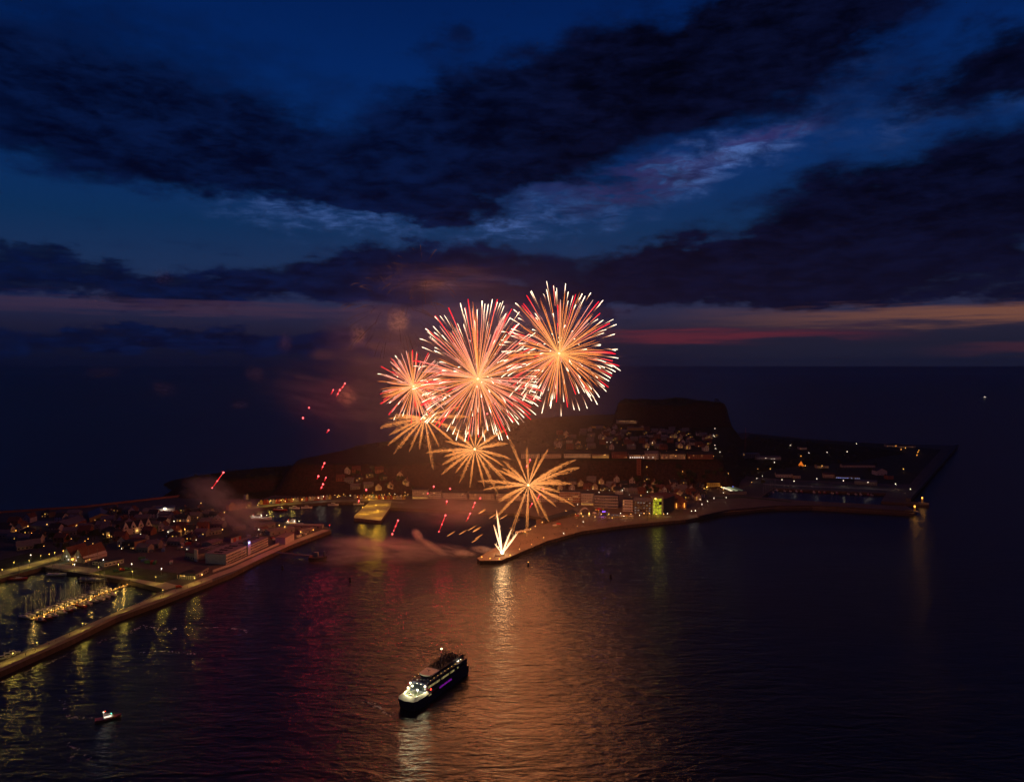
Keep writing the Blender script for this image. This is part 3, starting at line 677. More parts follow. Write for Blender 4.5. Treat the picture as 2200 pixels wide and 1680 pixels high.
fhouse('hotel', 'four storey hotel with yellow lit restaurant on the ground floor', 'hotel', (1248.5, 1085), (1275, 1086), 14, 15.5, wall=white_w, roof=roof_d, cols=7, rows=4, lit=.12, bands=white_w, ground_lit=win_yel)
fhouse('hotel', 'wide hotel with four white balcony bands above the promenade', 'hotel', (1277, 1090), (1328, 1092), 14, 15.5, wall=grey_w, roof=roof_d, cols=13, rows=4, lit=.08, bands=white_w, wins=(win_dim,))
fhouse('town_house', 'tall white town house with grid of dark windows', 'house', (1338, 1098), (1360, 1099), 14, 15.0, wall=white_w, roof=roof_d, cols=6, rows=4, lit=.06)
fhouse('museum_block', 'dark brick block with rows of pale lit windows beside the green tower', 'building', (1362, 1104), (1399, 1106), 18, 16.5, rise=3, kind='gx', wall=dark_w, roof=roof_g, cols=6, rows=5, lit=.80, wins=(win_dim, emit('window_pale', (1, .75, .6), .22, .6, .3)), ww=2.0, wh=1.4)
gt = fhouse('glass_stair_tower', 'tall glass stair tower glowing yellow green', 'tower', (1401, 1106), (1425, 1106), 10, 22, wall=grey_w, roof=roof_p)
yg = emit('green_glow', (.62, .60, .03), .95, .75, .28)
for c in range(3):
    for r in range(5): box('pane', yg if (c, r) != (2, 3) else glass_d, gt, (-4.1 + c * 3.6, -.08, .5 + r * 4.1), (3.1, .2, 3.6))
box('lamp', lamp_y, gt, (-3, -.5, 19.6), (1.6, .6, 1.4)); point_light(gt, (-2, -4, 10), (.8, .75, .08), 900, 1.0); point_light(gt, (-1, -3, 3), (.9, .75, .08), 600, 1.0)
fhouse('congress_hall', 'big dark hall with sloping roof behind the glowing stair tower', 'hall', (1426, 1105), (1449, 1095), 26, 19, rise=2.5, kind='gx', wall=dark_w, roof=roof_r, cols=0, rows=0)
ch = fhouse('gabled_hall', 'orange lit brick house with steep gable and two light columns', 'house', (1448, 1093), (1475, 1092), 18, 9, rise=8, kind='gy', wall=brick_w, roof=roof_r, cols=3, rows=2, lit=.2)
for x in (-5.5, 5.5):
    box('light_column', emit('column_glow', (1, .40, .06), 2.0), ch, (x, -.2, 1.2), (.9, .3, 6.0)); point_light(ch, (x, -1.6, 3.5), (1, .42, .08), 300, .5)
fhouse('yellow_house', 'square ochre lit house with lamps at both corners on the rise', 'house', (1519, 1049), (1547, 1049), 14, 8.5, rise=3, kind='hip', wall=ochre_w, roof=roof_d, cols=6, rows=2, lit=.15)
yh = bpy.data.objects['yellow_house']
for x in (-11, 11): box('garden_lamp', lamp_y, yh, (x, -3, 2), (1.1, 1.1, 1.1)); point_light(yh, (x, -4.5, 3), (1, .6, .12), 520, .5)
pool = thing('glass_pool_hall', 'pool hall roofed with bright glowing glass strips near the small harbour', 'hall'); c_, r_, w_ = front((1566, 1063), (1604, 1062)); pool.location = c_; pool.rotation_euler[2] = r_
wall_mesh('flat', w_, 34, 4.5, 0, grey_w, pool); roof_mesh('roof', 'flat', w_, 34, 4.5, 0, roof_d, pool)
for k, mm in enumerate((emit('glass_roof_glow', (1, .86, .55), 1.3, .5, .2), emit('glass_roof_green', (.55, .62, .35), .55, .5, .2), emit('glass_roof_dim', (.4, .42, .3), .16, .5, .2))): box('glass_strip', mm, pool, (-w_ * .30 + k * w_ * .28, 17, 4.96), (4.0, 29, 1.0))
point_light(pool, (-4, 12, 9), (1, .9, .6), 220, 1.0)
# long dark roof on the landing pier
fhouse('pier_hall', 'long low hall with black roof on the landing pier', 'hall', (1169, 1126), (1238, 1106), 12, 3.6, rise=2.4, kind='gx', wall=wood, roof=roof_d, cols=14, rows=1, lit=.2)

# --- upper town edge terraces
for i, (x0, x1, yb, h_, wm, rm, kw, la) in enumerate([
    (1120, 1160, 985, 9, white_w, roof_d, dict(lit=.25), 'white terrace at the left end of the clifftop row'),
    (1164, 1206, 985, 9, cream_w, roof_d, dict(lit=.25), 'cream clifftop terrace beside the left end terrace'),
    (1213, 1270, 985, 9.5, white_w, roof_d, dict(lit=.35, ground_lit=win_warm), 'white clifftop terrace with warm lit ground floor'),
    (1273, 1309, 985.5, 9, cream_w, roof_d, dict(lit=.3, ground_lit=win_yel), 'cream clifftop terrace with yellow glow at street level'),
    (1316, 1349, 985.5, 8.5, brick_w, roof_r, dict(lit=.25), 'reddish clifftop terrace between two pale ones'),
    (1353, 1386, 986, 8.5, white_w, roof_d, dict(lit=.3, ground_lit=emit('shop_front', (1, .84, .70), 2.2, .5, .2)), 'white clifftop shop terrace with glaring white front'),
    (1387, 1416, 986, 10.0, white_w, roof_p, dict(lit=.5, wins=(win_dim, win_white)), 'balconied white clifftop hotel right of the glaring shop front'),
    (1421, 1474, 986, 9.5, cream_w, roof_d, dict(lit=.35, wins=(win_warm, win_dim)), 'cream clifftop terrace with steep dark roof end'),
    (1480, 1534, 986, 9, brick_w, roof_d, dict(lit=.25), 'reddish terrace at the right end of the clifftop row')]):
    c_, r_, w_ = front((x0, yb), (x1, yb), 45.0); c_.y += 4
    house('clifftop_terrace', la, 'terrace', Vector((c_.x, c_.y, 45.2)), r_, w_, 11, h_ - 2.5, rise=3.5, kind='gx', wall=wm, roof=rm, cols=max(5, int(w_ / 3.2)), rows=2, group=None, **kw)
lift = house('cliff_lift', 'narrow brick lift tower standing against the cliff', 'tower', PT(1372, 1015) + Vector((0, -4, -3)), 0, 6, 5, 24, wall=brick_w, roof=roof_d, cols=1, rows=6, lit=0)

# --- scattered small houses: six kinds, copied
def proto(kind, wall, roof, lit, w, d, h, rise, cols, rows, word):
    return house('small_house', word, 'house', (0, 0, 0), 0, w, d, h, rise=rise, kind=kind, wall=wall, roof=roof, cols=cols, rows=rows, lit=lit, chimney=True, wins=(win_warm, win_dim, win_yel))
protos = [proto('gx', white_w, roof_d, 0, 11, 9, 5.5, 4, 3, 2, 'white house with dark ridge roof'),
          proto('gy', cream_w, roof_r, .9, 9, 11, 5.5, 4.5, 2, 2, 'cream house with red gable roof and lit windows'),
          proto('gx', brick_w, roof_r, 0, 12, 9, 5, 4, 3, 2, 'brick house with red ridge roof'),
          proto('gy', white_w, roof_r, 0, 8.5, 11, 6, 4.5, 2, 2, 'white house with red roof and gable to the sea'),
          proto('hip', dark_w, roof_d, .5, 11, 10, 6, 3.5, 3, 2, 'dark house with hipped slate roof'),
          proto('gx', grey_w, roof_p, 0, 14, 9, 5, 3, 4, 1, 'long grey house with pale roof')]
used = set()
def place(k, p, rot, where, group):
    o = protos[k] if k not in used else copy_tree(protos[k])
    base = protos[k].get('base') or protos[k]['label']; protos[k]['base'] = base
    used.add(k); o.location = p; o.rotation_euler = (0, 0, rot); o['label'] = base + ' ' + where; o['group'] = group
    if 'base' in o and o is not protos[k]: del o['base']
    return o
def scatter(region, n, where, group, rows=None, jit=.25, sep=13, ks=(0, 1, 2, 3, 4, 5)):
    """houses on the land inside a pixel region"""
    poly = region; pts = []; tries = 0
    x0, x1 = min(p[0] for p in poly), max(p[0] for p in poly); y0, y1 = min(p[1] for p in poly), max(p[1] for p in poly)
    while len(pts) < n and tries < n * 40:
        tries += 1; x, y = R.uniform(x0, x1), R.uniform(y0, y1)
        if inside_dist(np.array([x]), np.array([y]), poly)[0] < 0: continue
        p = PT(x, y)
        if any((p - q).length < sep for q in pts): continue
        pts.append(p); place(R.choice(ks), p, R.uniform(-jit, jit), where, group)
    return pts
scatter([(1185, 966), (1200, 934), (1290, 920), (1430, 922), (1540, 935), (1540, 970)], 95, 'in the upper town', 'upper town houses', sep=15)
scatter([(1130, 1050), (1200, 1038), (1400, 1036), (1440, 1060), (1330, 1062), (1270, 1052), (1130, 1062)], 44, 'in the lower town', 'lower town houses', sep=12)
scatter([(1440, 1062), (1450, 1036), (1510, 1042), (1515, 1070), (1490, 1084)], 16, 'near the orange lit gable', 'lower town houses right', sep=12)
scatter([(715, 1045), (730, 1020), (800, 1016), (870, 1024), (880, 1052), (800, 1058)], 30, 'on the slope', 'slope houses', sep=13)
scatter([(0, 1135), (60, 1112), (180, 1108), (330, 1100), (470, 1098), (480, 1135), (420, 1160), (350, 1185), (300, 1195), (200, 1160), (90, 1170), (0, 1170)], 74, 'in the harbour district', 'left district houses', sep=14, ks=(0, 2, 3, 4, 5, 5))
for k, pr in enumerate(protos):
    if k not in used: place(k, PT(1300, 950), 0, 'in the upper town', 'upper town houses')
    if 'base' in pr: del pr['base']
# a few named buildings farther off
pz = PT(1370, 914)
house('plateau_school', 'long low lit building on the plateau below the flat topped hill', 'school', pz, 0, 95, 14, 7, rise=2, kind='gx', wall=cream_w, roof=roof_d, cols=22, rows=2, lit=.6, wins=(win_dim, win_dim, win_warm), ww=2.2)
house('plateau_farm', 'small yellow lit building left of the long plateau building', 'building', PT(1286, 920), 0, 30, 10, 5, rise=3, kind='gx', wall=ochre_w, roof=roof_d, cols=6, rows=1, lit=.7, wins=(win_dim, win_warm))
house('gym_hall', 'broad ochre hall with flat roof just in front of the plateau school', 'hall', PT(1366, 925), 0, 36, 14, 6, wall=ochre_w, roof=roof_g, cols=0, rows=0)
# right-hand harbour buildings
fhouse('harbour_shed', 'long low pinkish shed behind the small boat harbour', 'shed', (1668, 1025), (1703, 1026), 14, 5, rise=2, kind='gx', wall=white_w, roof=roof_d, cols=6, rows=1, lit=0)
fhouse('harbour_shed', 'short pinkish shed right beside the long pinkish one', 'shed', (1705, 1028), (1720, 1028), 12, 5, rise=2, kind='gx', wall=cream_w, roof=roof_d, cols=3, rows=1, lit=0)
fhouse('harbour_shed', 'reddish shed left of the building with bluish windows', 'shed', (1769, 1026), (1793, 1027), 12, 5.5, rise=2, kind='gx', wall=cream_w, roof=roof_r, cols=5, rows=1, lit=0)
fhouse('sailing_school', 'long dark building with a row of bluish lit windows', 'building', (1795, 1028), (1848, 1030), 12, 5.5, rise=2, kind='gx', wall=dark_w, roof=roof_d, cols=13, rows=1, lit=.95, wins=(win_blue, emit('window_bluewhite', (.6, .65, 1), .7, .5, .3)))
fhouse('white_gable_house', 'white house with low gable behind the right end of the harbour', 'house', (1883, 1021), (1906, 1021), 16, 7, rise=4.5, kind='gy', wall=white_w, roof=roof_d, cols=3, rows=1, lit=0)
fhouse('brick_store', 'dark red store right of the white gabled house', 'store', (1907, 1030), (1920, 1030), 12, 6, wall=brick_w, roof=roof_d, cols=0, rows=0)
fhouse('workshop_hall', 'grey workshop hall by the quay lamps of the small harbour', 'hall', (1836, 1040), (1884, 1043), 12, 5, rise=2, kind='gx', wall=grey_w, roof=roof_g, cols=8, rows=1, lit=0)
house('clinic', 'pale flat building at the foot of the tall radio mast', 'building', PT(1612, 985), 0, 38, 16, 9, wall=grey_w, roof=roof_g, cols=9, rows=3, lit=.06)
house('greenhouse', 'long pale building with bright white lamp behind the lit trees', 'building', PT(1652, 988), 0, 46, 12, 5, rise=2, kind='gx', wall=white_w, roof=roof_p, cols=9, rows=1, lit=.35, wins=(win_white, win_dim))
for x, y, w_, la in ((1920, 960, 34, 'far lit building on the right point with orange windows'), (1948, 962, 40, 'far long building with dim orange windows near the right point'), (1768, 1006, 22, 'yellow lit cottage on the dark flat right of the orange tent'), (1845, 1005, 60, 'long dim roof on the flat land behind the small harbour'), (1725, 966, 16, 'lone cottage with one lit window on the dark flat')):
    house('far_building', la, 'building', PT(x, y), 0, w_, 10, 4.5, rise=2, kind='gx', wall=cream_w, roof=roof_d, cols=max(3, int(w_ / 5)), rows=1, lit=.75 if x != 1845 else .1, wins=(win_warm, win_dim))
# radio mast
mp = PT(1601, 985); ms = thing('radio_mast', 'tall thin lattice radio mast on the right slope', 'mast', mp)
hm = 62
for sx_, sy_ in ((-1, -1), (1, -1), (1, 1), (-1, 1)): tube('leg', [(sx_ * 1.5, sy_ * 1.5, 0), (sx_ * .3, sy_ * .3, hm)], [.22, .12], brick_w, ms, 4)
for k in range(14):
    z_ = 2 + k * 4.2; q = 1.5 - 1.2 * z_ / hm
    tube('brace', [(-q, -q, z_), (q, -q, z_ + 4.0)], .1, brick_w, ms, 3); tube('brace', [(q, q, z_), (-q, q, z_ + 4.0)], .1, brick_w, ms, 3)

# ------------------------------------------------------------------ street lamps
LC = {'p': (lamp_o, (1, .50, .03)), 'n': (lamp_y, (1, .70, .10)), 'y': (lamp_y, (1, .55, .12)), 'w': (lamp_w, (1, .85, .6)), 'o': (lamp_o, (1, .42, .06)), 'b': (lamp_b, (.1, .15, 1)), 'v': (lamp_v, (.3, .1, 1)), 'r': (lamp_r, (1, .05, .02))}
WORD = {'p': 'orange yellow', 'n': 'yellow', 'y': 'yellow', 'w': 'white', 'o': 'orange', 'b': 'blue', 'v': 'violet', 'r': 'red'}
def lamp(base, h, c, power, where, group, head=.9, light=True, cutoff=False):
    mm, lc = LC[c]
    t = thing('street_lamp', '%s street lamp %s' % (WORD[c], where), 'lamp', base, 0, group)
    box('pole', steel, t, (0, 0, 0), (.16, .16, h), shape='cyl')
    if cutoff:
        box('lamp_hood', dark_m, t, (0, 0, h + .02), (1.5, 1.5, .18)); box('lamp_head', mm, t, (0, 0, h - .28), (.9, .9, .28), shape='ball')
        point_light(t, (0, -.25, h - .6), lc, power, .45)
    else:
        box('lamp_head', mm, t, (0, 0, h), (head, head, head), shape='ball')
        if light: point_light(t, (0, -head * .4, h - .4), lc, power, head * .35)
    return t
def at_head(px, py, h, zg=Q0):
    q = P(px, py, zg + h); return Vector((q.x, q.y, zg))
def lamp_px(px, py, c, power, where, group, h=6.0, head=.7, light=True):
    p = PT(px, py); z = p.z; q = P(px, py, z + h); z = ground(q.x, q.y); lamp(Vector((q.x, q.y, z)), h, c, power, where, group, head, light)
# hooded lamps along the breakwater (bright only from below, so seen in the water)
for x, y in ((-60, 1461), (28, 1423), (80, 1400), (178, 1357), (266, 1317), (350, 1283), (418, 1256)):
    lamp(P(x, y, Q0), 6.5, 'n', 1600, 'with dark hood on the breakwater road', 'breakwater lamps', cutoff=True)
for x, y in ((516, 1099), (535, 1095), (556, 1090), (580, 1087), (604, 1084), (630, 1082)):
    lamp(P(x, y, Q0 + .07), 6.5, 'n', 1500, 'with dark hood on the road below the long hut row', 'hut road lamps', cutoff=True)
for x, y in ((63, 1218), (157, 1226), (5, 1238), (212, 1232), (-70, 1258), (118, 1200), (285, 1242), (335, 1254), (30, 1222), (88, 1207), (255, 1226)):
    lamp(P(x, y, Q0), 6.5, 'n', 1100, 'on the marina quay road', 'marina quay lamps', cutoff=True)
for x, y, c, pw in ((66, 1193, 'w', 260), (160, 1213, 'w', 200), (283, 1212, 'w', 260), (347, 1222, 'w', 260), (222, 1203, 'w', 160)):
    lamp(at_head(x, y, 6), 6, c, pw, 'on the lawn behind the marina', 'lawn lamps', .8)
for x, y, c, pw in ((106, 1191, 'o', 320), (136, 1184, 'o', 260), (22, 1133, 'y', 260), (34, 1140, 'o', 260), (60, 1131, 'y', 200), (101, 1127, 'y', 420), (68, 1146, 'o', 260), (397, 1137, 'o', 360),
                    (432, 1116, 'w', 560), (432, 1081, 'y', 520), (374, 1120, 'w', 160), (404, 1119, 'o', 260), (387, 1119, 'y', 300), (361, 1143, 'w', 120), (397, 1138, 'y', 200), (478, 1138, 'y', 160), (430, 1136, 'w', 90),
                    (467, 1107, 'w', 160), (482, 1101, 'y', 200), (511, 1094, 'y', 220), (530, 1091, 'y', 220), (554, 1085, 'y', 220)):
    lamp(at_head(x, y, 6), 6, c, pw, 'in the left harbour district', 'left district lamps', .8)
for x, y, c, pw in ((600, 1129, 'y', 320), (612, 1132, 'y', 200), (646, 1143, 'y', 420), (673, 1139, 'o', 420), (708, 1129, 'r', 90), (556, 1138, 'w', 140), (434, 1235, 'y', 300)):
    lamp(at_head(x, y, 6), 6, c, pw, 'among the sheds on the left quay', 'quay shed lamps', .9)
for x, y, c, pw in ((582, 1076, 'y', 380), (613, 1077, 'y', 420), (649, 1073, 'o', 520), (684, 1070, 'w', 300), (695, 1067, 'w', 320), (725, 1068, 'y', 520), (730, 1053, 'y', 200), (768, 1068, 'y', 320)):
    lamp(at_head(x, y, 6), 6, c, pw, 'on the road along the long hut row', 'inner harbour road lamps', .9)
for x, y, pw in ((801, 1072, 5000), (793, 1087, 6000), (808, 1099, 6500), (824, 1084, 4000), (779, 1104, 5500), (812, 1112, 4000)):
    lamp(P(x, y, Q0 + .35), 9, 'p', pw, 'flooding the yellow pier', 'pier lamps', cutoff=True)
for x, y, c in ((727, 1021, 'y'), (738, 1019, 'y'), (719, 1036, 'y'), (777, 1015, 'y'), (836, 1001, 'y'), (848, 999, 'w'), (870, 996, 'y'), (786, 1043, 'y'), (793, 1044, 'y'), (799, 1041, 'y'), (808, 1042, 'y'), (820, 1027, 'y'), (814, 1033, 'y'),
                (824, 1033, 'y'), (821, 1043, 'y'), (838, 1039, 'y'), (862, 1050, 'y'), (870, 1048, 'y'), (862, 1059, 'y'), (910, 1012, 'y'), (931, 1017, 'y'), (942, 1028, 'y'), (954, 1050, 'y'), (1000, 1054, 'y'), (730, 1053, 'o')):
    lamp_px(x, y, c, 90, 'on the slope road above the inner harbour', 'slope road lamps', 5, .65, light=R.random() < .6)
for x, y, c, pw in ((1238, 1058, 'y', 160), (1222, 1072, 'y', 200), (1252, 1063, 'w', 200), (1241, 1084, 'w', 240), (1287, 1058, 'w', 100), (1337, 1028, 'w', 90), (1340, 1034, 'w', 120), (1391, 1057, 'w', 150), (1377, 1065, 'y', 240), (1429, 1026, 'y', 160),
                    (1432, 1029, 'y', 220), (1513, 1037, 'y', 200), (1554, 1045, 'y', 200), (1575, 1030, 'b', 500), (1504, 1073, 'w', 160), (1508, 1083, 'w', 200), (1486, 1098, 'w', 160), (1494, 1097, 'w', 200), (1554, 1059, 'w', 260),
                    (1534, 1070, 'w', 120), (1560, 1069, 'w', 160), (1520, 1077, 'w', 100), (1565, 1001, 'y', 120), (1638, 1023, 'w', 160), (1626, 1028, 'w', 160), (1615, 1036, 'y', 160)):
    lamp_px(x, y, c, pw, 'in the lower town', 'lower town lamps', 5.5, .7)
for x, y, c in ((1535, 937, 'w'), (1533, 936, 'w'), (1536, 956, 'w'), (1537, 964, 'w'), (1547, 971, 'w'), (1536, 913, 'w'), (1458, 936, 'y'), (1335, 912, 'o'), (1411, 911, 'o'), (1300, 920, 'y'), (1438, 989, 'y'), (1452, 979, 'y'),
                (1467, 982, 'y'), (1521, 975, 'y'), (1320, 977, 'y'), (1300, 979, 'y'), (1240, 975, 'y'), (1218, 972, 'y'), (1255, 978, 'y'), (1390, 982, 'y'), (1360, 955, 'w'), (1402, 952, 'w'), (1304, 950, 'w'), (1270, 936, 'y'), (1381, 955, 'r')):
    lamp_px(x, y, c, 150, 'in the upper town on the plateau', 'upper town lamps', 5, .75, light=R.random() < .6)
for x, y, c, pw in ((1755, 1029, 'w', 260), (1812, 1033, 'w', 420), (1865, 1036, 'w', 420), (1924, 1040, 'w', 360), (1706, 1034, 'w', 200), (1956, 1051, 'w', 160), (1680, 1031, 'w', 120)):
    lamp(at_head(x, y, 8), 8, c, pw, 'on the quay of the small boat harbour', 'small harbour lamps', .9)
for x, y, c in ((1721, 980, 'o'), (1698, 957, 'w'), (1738, 973, 'w'), (1777, 972, 'w'), (1840, 957, 'w'), (1820, 971, 'w'), (1766, 1001, 'y'), (1730, 1000, 'y'), (1974, 968, 'o'), (1972, 972, 'o'), (1970, 978, 'o'), (1925, 958, 'o'), (1936, 966, 'o'), (1945, 963, 'o'), (1941, 1008, 'y'), (1628, 1003, 'y'), (1645, 985, 'w'), (1664, 991, 'w'), (1655, 1006, 'y')):
    lamp_px(x, y, c, 160, 'on the dark flat land behind the small harbour', 'far flat lamps', 5, 1.0, light=R.random() < .7)
# lamps on the landing pier
for x, y in ((1035, 1197), (1053, 1200), (1073, 1201), (1096, 1193)): lamp(at_head(x, y, 4), 4, 'o', 260, 'round the tip of the landing pier', 'pier tip lamps', .8)
for x, y in ((1116, 1180), (1142, 1170), (1168, 1155), (1211, 1146), (1240, 1130), (1253, 1121)): lamp(at_head(x, y, 5), 5, 'w' if x % 2 else 'y', 110, 'on the landing pier', 'landing pier lamps', .6)
for x, y in ((1140, 1137), (1150, 1131), (1165, 1122), (1188, 1108), (1203, 1104), (1216, 1098), (1196, 1106), (1128, 1143)): lamp(at_head(x, y, 5), 5, 'y', 170, 'along the inner edge of the landing pier', 'pier edge lamps', .8)
for i in range(16):
    x = 1240 + i * 13 + R.uniform(-4, 4); y = 1112 - (x - 1240) * .03 + R.uniform(-7, 3); lamp(at_head(x, y, 3.5), 3.5, R.choice('yywo'), 150, 'among the festival stalls on the promenade', 'festival lamps', .7)
# many small warm lights without poles of their own reach: low garden and door lamps
for (x0, x1, y0, y1, n_, where, grp) in ((1190, 1538, 925, 984, 46, 'in the upper town gardens', 'upper town garden lamps'), (1190, 1520, 1030, 1072, 40, 'in the lower town lanes', 'lower town lane lamps'), (20, 470, 1108, 1180, 40, 'in the harbour district yards', 'harbour yard lamps'), (720, 900, 1012, 1056, 18, 'between the slope houses', 'slope garden lamps')):
    for i in range(n_): lamp_px(R.uniform(x0, x1), R.uniform(y0, y1), R.choice('yyyow'), 30, where, grp, 3.2, R.uniform(.35, .6), light=False)
# harbour-mouth beacons
def beacon(p, label):
    t = thing('beacon', label, 'beacon', p)
    box('base', concrete, t, (0, 0, 0), (7, 5, 1.6)); box('tower', yel_w, t, (0, 0, 1.6), (2.2, 2.2, 4.6), shape='cyl'); box('gallery', dark_m, t, (0, 0, 6.2), (3.2, 3.2, .3), shape='cyl')
    box('lantern', lamp_o, t, (0, 0, 6.5), (1.5, 1.5, 1.9), shape='cyl'); box('cap', dark_m, t, (0, 0, 8.4), (1.9, 1.9, .4), shape='cyl')
    point_light(t, (0, -2.2, 7.2), (1, .42, .05), 700, .8)
beacon(P(1965, 1100, Q0), 'orange lit beacon on the head of the curved sea wall'); beacon(P(1981, 1081, Q0), 'orange lit beacon on the opposite jetty head')

# ------------------------------------------------------------------ boats
def hull_mesh(L, B, fb, m, sheer=.35, n=9, transom=.75, bow=1.0):
    vs, fs = [], []; k = 7
    for i in range(n):
        u = i / (n - 1); x = -L / 2 + L * u
        wdt = B / 2 * (transom + (1 - transom) * math.sin(min(u / .45, 1) * math.pi / 2)) if u < .45 else B / 2 * max(.02, (1 - ((u - .45) / .55) ** 2.2))
        zt = fb * (1 + sheer * (2 * u - .9) ** 2)
        keel = -.5 * (1 - .9 * max(0, (u - .75) / .25) ** 2)
        for s, z in ((-1, zt), (-.94, zt * .45), (-.55, -.1), (0, keel), (.55, -.1), (.94, zt * .45), (1, zt)):
            vs.append((x + (max(0, u - .7) * .9 * z / max(zt, .1)) * bow, s * wdt, z))
    for i in range(n - 1):
        for j in range(k - 1): fs.append((i * k + j, (i + 1) * k + j, (i + 1) * k + j + 1, i * k + j + 1))
        fs.append((i * k, i * k + k - 1, (i + 1) * k + k - 1, (i + 1) * k))
    fs.append(tuple(range(k))); fs.append(tuple(reversed(range((n - 1) * k, n * k))))
    return vs, fs
def yacht(label, cat, L, mast_h, hm, group, masts=((.08, 1.0),), cabin=True):
    t = thing('sailing_yacht', label, cat, (0, 0, 0), 0, group); B = L * .3
    v, f = hull_mesh(L, B, L * .09, hm); mobj('hull', v, f, hm, t)
    fbz = L * .09
    mobj('deck', [(-L * .46, -B * .33, fbz + .05), (L * .1, -B * .42, fbz + .03), (L * .42, 0, fbz * 1.2), (L * .1, B * .42, fbz + .03), (-L * .46, B * .33, fbz + .05)], [(0, 1, 2, 3, 4)], wood, t)
    if cabin:
        vs, fs = [], []; c0, c1, cb, cz = -L * .12, L * .22, B * .27, fbz + .02
        vs = [(c0, -cb, cz), (c1, -cb * .6, cz), (c1, cb * .6, cz), (c0, cb, cz), (c0 + .1, -cb * .85, cz + .75), (c1 - .9, -cb * .5, cz + .55), (c1 - .9, cb * .5, cz + .55), (c0 + .1, cb * .85, cz + .75)]
        mobj('cabin', vs, [(3, 2, 1, 0), (4, 5, 6, 7), (0, 1, 5, 4), (1, 2, 6, 5), (2, 3, 7, 6), (3, 0, 4, 7)], hull_w, t)
    for q, s in masts:
        x = L * q; tube('mast', [(x, 0, fbz), (x, 0, fbz + mast_h * s)], [.13, .10], steel, t, 5)
        tube('boom', [(x - .1, 0, fbz + 1.7), (x - L * .36, 0, fbz + 1.55)], [.08, .07], steel, t, 5)
        tube('furled_sail', [(x - .2, 0, fbz + 1.92), (x - L * .18, 0, fbz + 1.98), (x - L * .35, 0, fbz + 1.75)], [.22, .24, .12], sail, t, 6)
        for e in ((L * .48, 0, fbz * 1.25), (-L * .48, 0, fbz), (x - .3, B * .45, fbz), (x - .3, -B * .45, fbz)): tube('stay', [(x, 0, fbz + mast_h * s * .97), e], .035, steel, t, 3)
        tube('spreader', [(x, -B * .35, fbz + mast_h * s * .55), (x, B * .35, fbz + mast_h * s * .55)], .05, steel, t, 3)
    return t
def motorboat(label, cat, L, hm, group, lit=None, name='motor_boat'):
    t = thing(name, label, cat, (0, 0, 0), 0, group); B = L * .33
    v, f = hull_mesh(L, B, L * .11, hm, transom=.9); mobj('hull', v, f, hm, t); z = L * .11
    c0, c1, cb = -L * .18, L * .24, B * .34
    vs = [(c0, -cb, z - .1), (c1, -cb * .7, z - .1), (c1, cb * .7, z - .1), (c0, cb, z - .1), (c0, -cb * .85, z + L * .16), (c1 - L * .12, -cb * .6, z + L * .16), (c1 - L * .12, cb * .6, z + L * .16), (c0, cb * .85, z + L * .16)]
    mobj('cabin', vs, [(3, 2, 1, 0), (4, 5, 6, 7), (0, 1, 5, 4), (1, 2, 6, 5), (2, 3, 7, 6), (3, 0, 4, 7)], hull_w, t)
    for s in (-1, 1): mobj('window', [(c0 + .3, s * cb * .97, z + L * .05), (c1 - L * .07, s * cb * .72, z + L * .05), (c1 - L * .11, s * cb * .66, z + L * .12), (c0 + .3, s * cb * .90, z + L * .12)], [(0, 1, 2, 3)], lit or glass_d, t)
    tube('mast', [(c0 + .5, 0, z + L * .16), (c0 + .5, 0, z + L * .36)], .06, steel, t, 4)
    tube('rail', [(c1, -cb * .8, z + .9), (L * .47, 0, z * 1.3 + .9), (c1, cb * .8, z + .9)], .05, steel, t, 4)
    return t
# marina jetty
ja, jb = P(66, 1330, .7), P(279, 1254, .7); jv = (jb - ja); jd = jv.normalized(); jn = Vector((-jd.y, jd.x, 0)); jr = math.atan2(jv.y, jv.x)
jt = thing('floating_jetty', 'long floating wooden jetty glowing yellow in the marina', 'jetty', ja, jr)
npl = int(jv.length / 3.0)
for k in range(npl): box('deck_plank', wood, jt, (1.5 + k * 3.0, 0, -.6), (2.85, 3.4, .55))
box('gangway', steel, jt, (jv.length + 5, 1.0, .1), (13, 1.6, .3), rotz=.35)
for k in range(9):
    x = 6 + k * (jv.length - 10) / 8
    for s in (-1,):
        for q in (-.9, .9): box('mooring_pile', dark_m, jt, (x + q, -3.2, -2), (.55, .55, 6.6), shape='cyl')
        box('pile_head', dark_m, jt, (x, -3.2, 4.4), (2.4, .6, .5))
for k in range(22):
    x = 3 + k * (jv.length - 5) / 21; box('jetty_lamp', lamp_y, jt, (x, .9, -.05), (.16, .16, .6))
    if k % 2 == 0: point_light(jt, (x, 0, 2.2), (1, .58, .12), 1100, .3)
yd = [yacht('white sailing yacht moored on the upper side of the lit jetty', 'yacht', 11, 15, hull_w, 'yachts on the upper side of the jetty'), yacht('navy hulled sailing yacht moored on the upper side of the lit jetty', 'yacht', 12.5, 17.5, hull_b, 'yachts on the upper side of the jetty')]
mb = [motorboat('white motor boat moored on the lower side of the lit jetty', 'boat', 9, hull_w, 'boats on the lower side of the jetty'), motorboat('red hulled motor boat moored on the lower side of the lit jetty', 'boat', 10, hull_r, 'boats on the lower side of the jetty')]
cnt = [0, 0, 0, 0]
def put(protos_, i, loc, rot, label=None, group=None, j=0):
    o = protos_[i] if cnt[j + i] == 0 else copy_tree(protos_[i])
    cnt[j + i] += 1; o.location = loc; o.rotation_euler = (0, 0, rot)
    if label: o['label'] = label
    if group: o['group'] = group
    return o
k = 0; x = 3.0
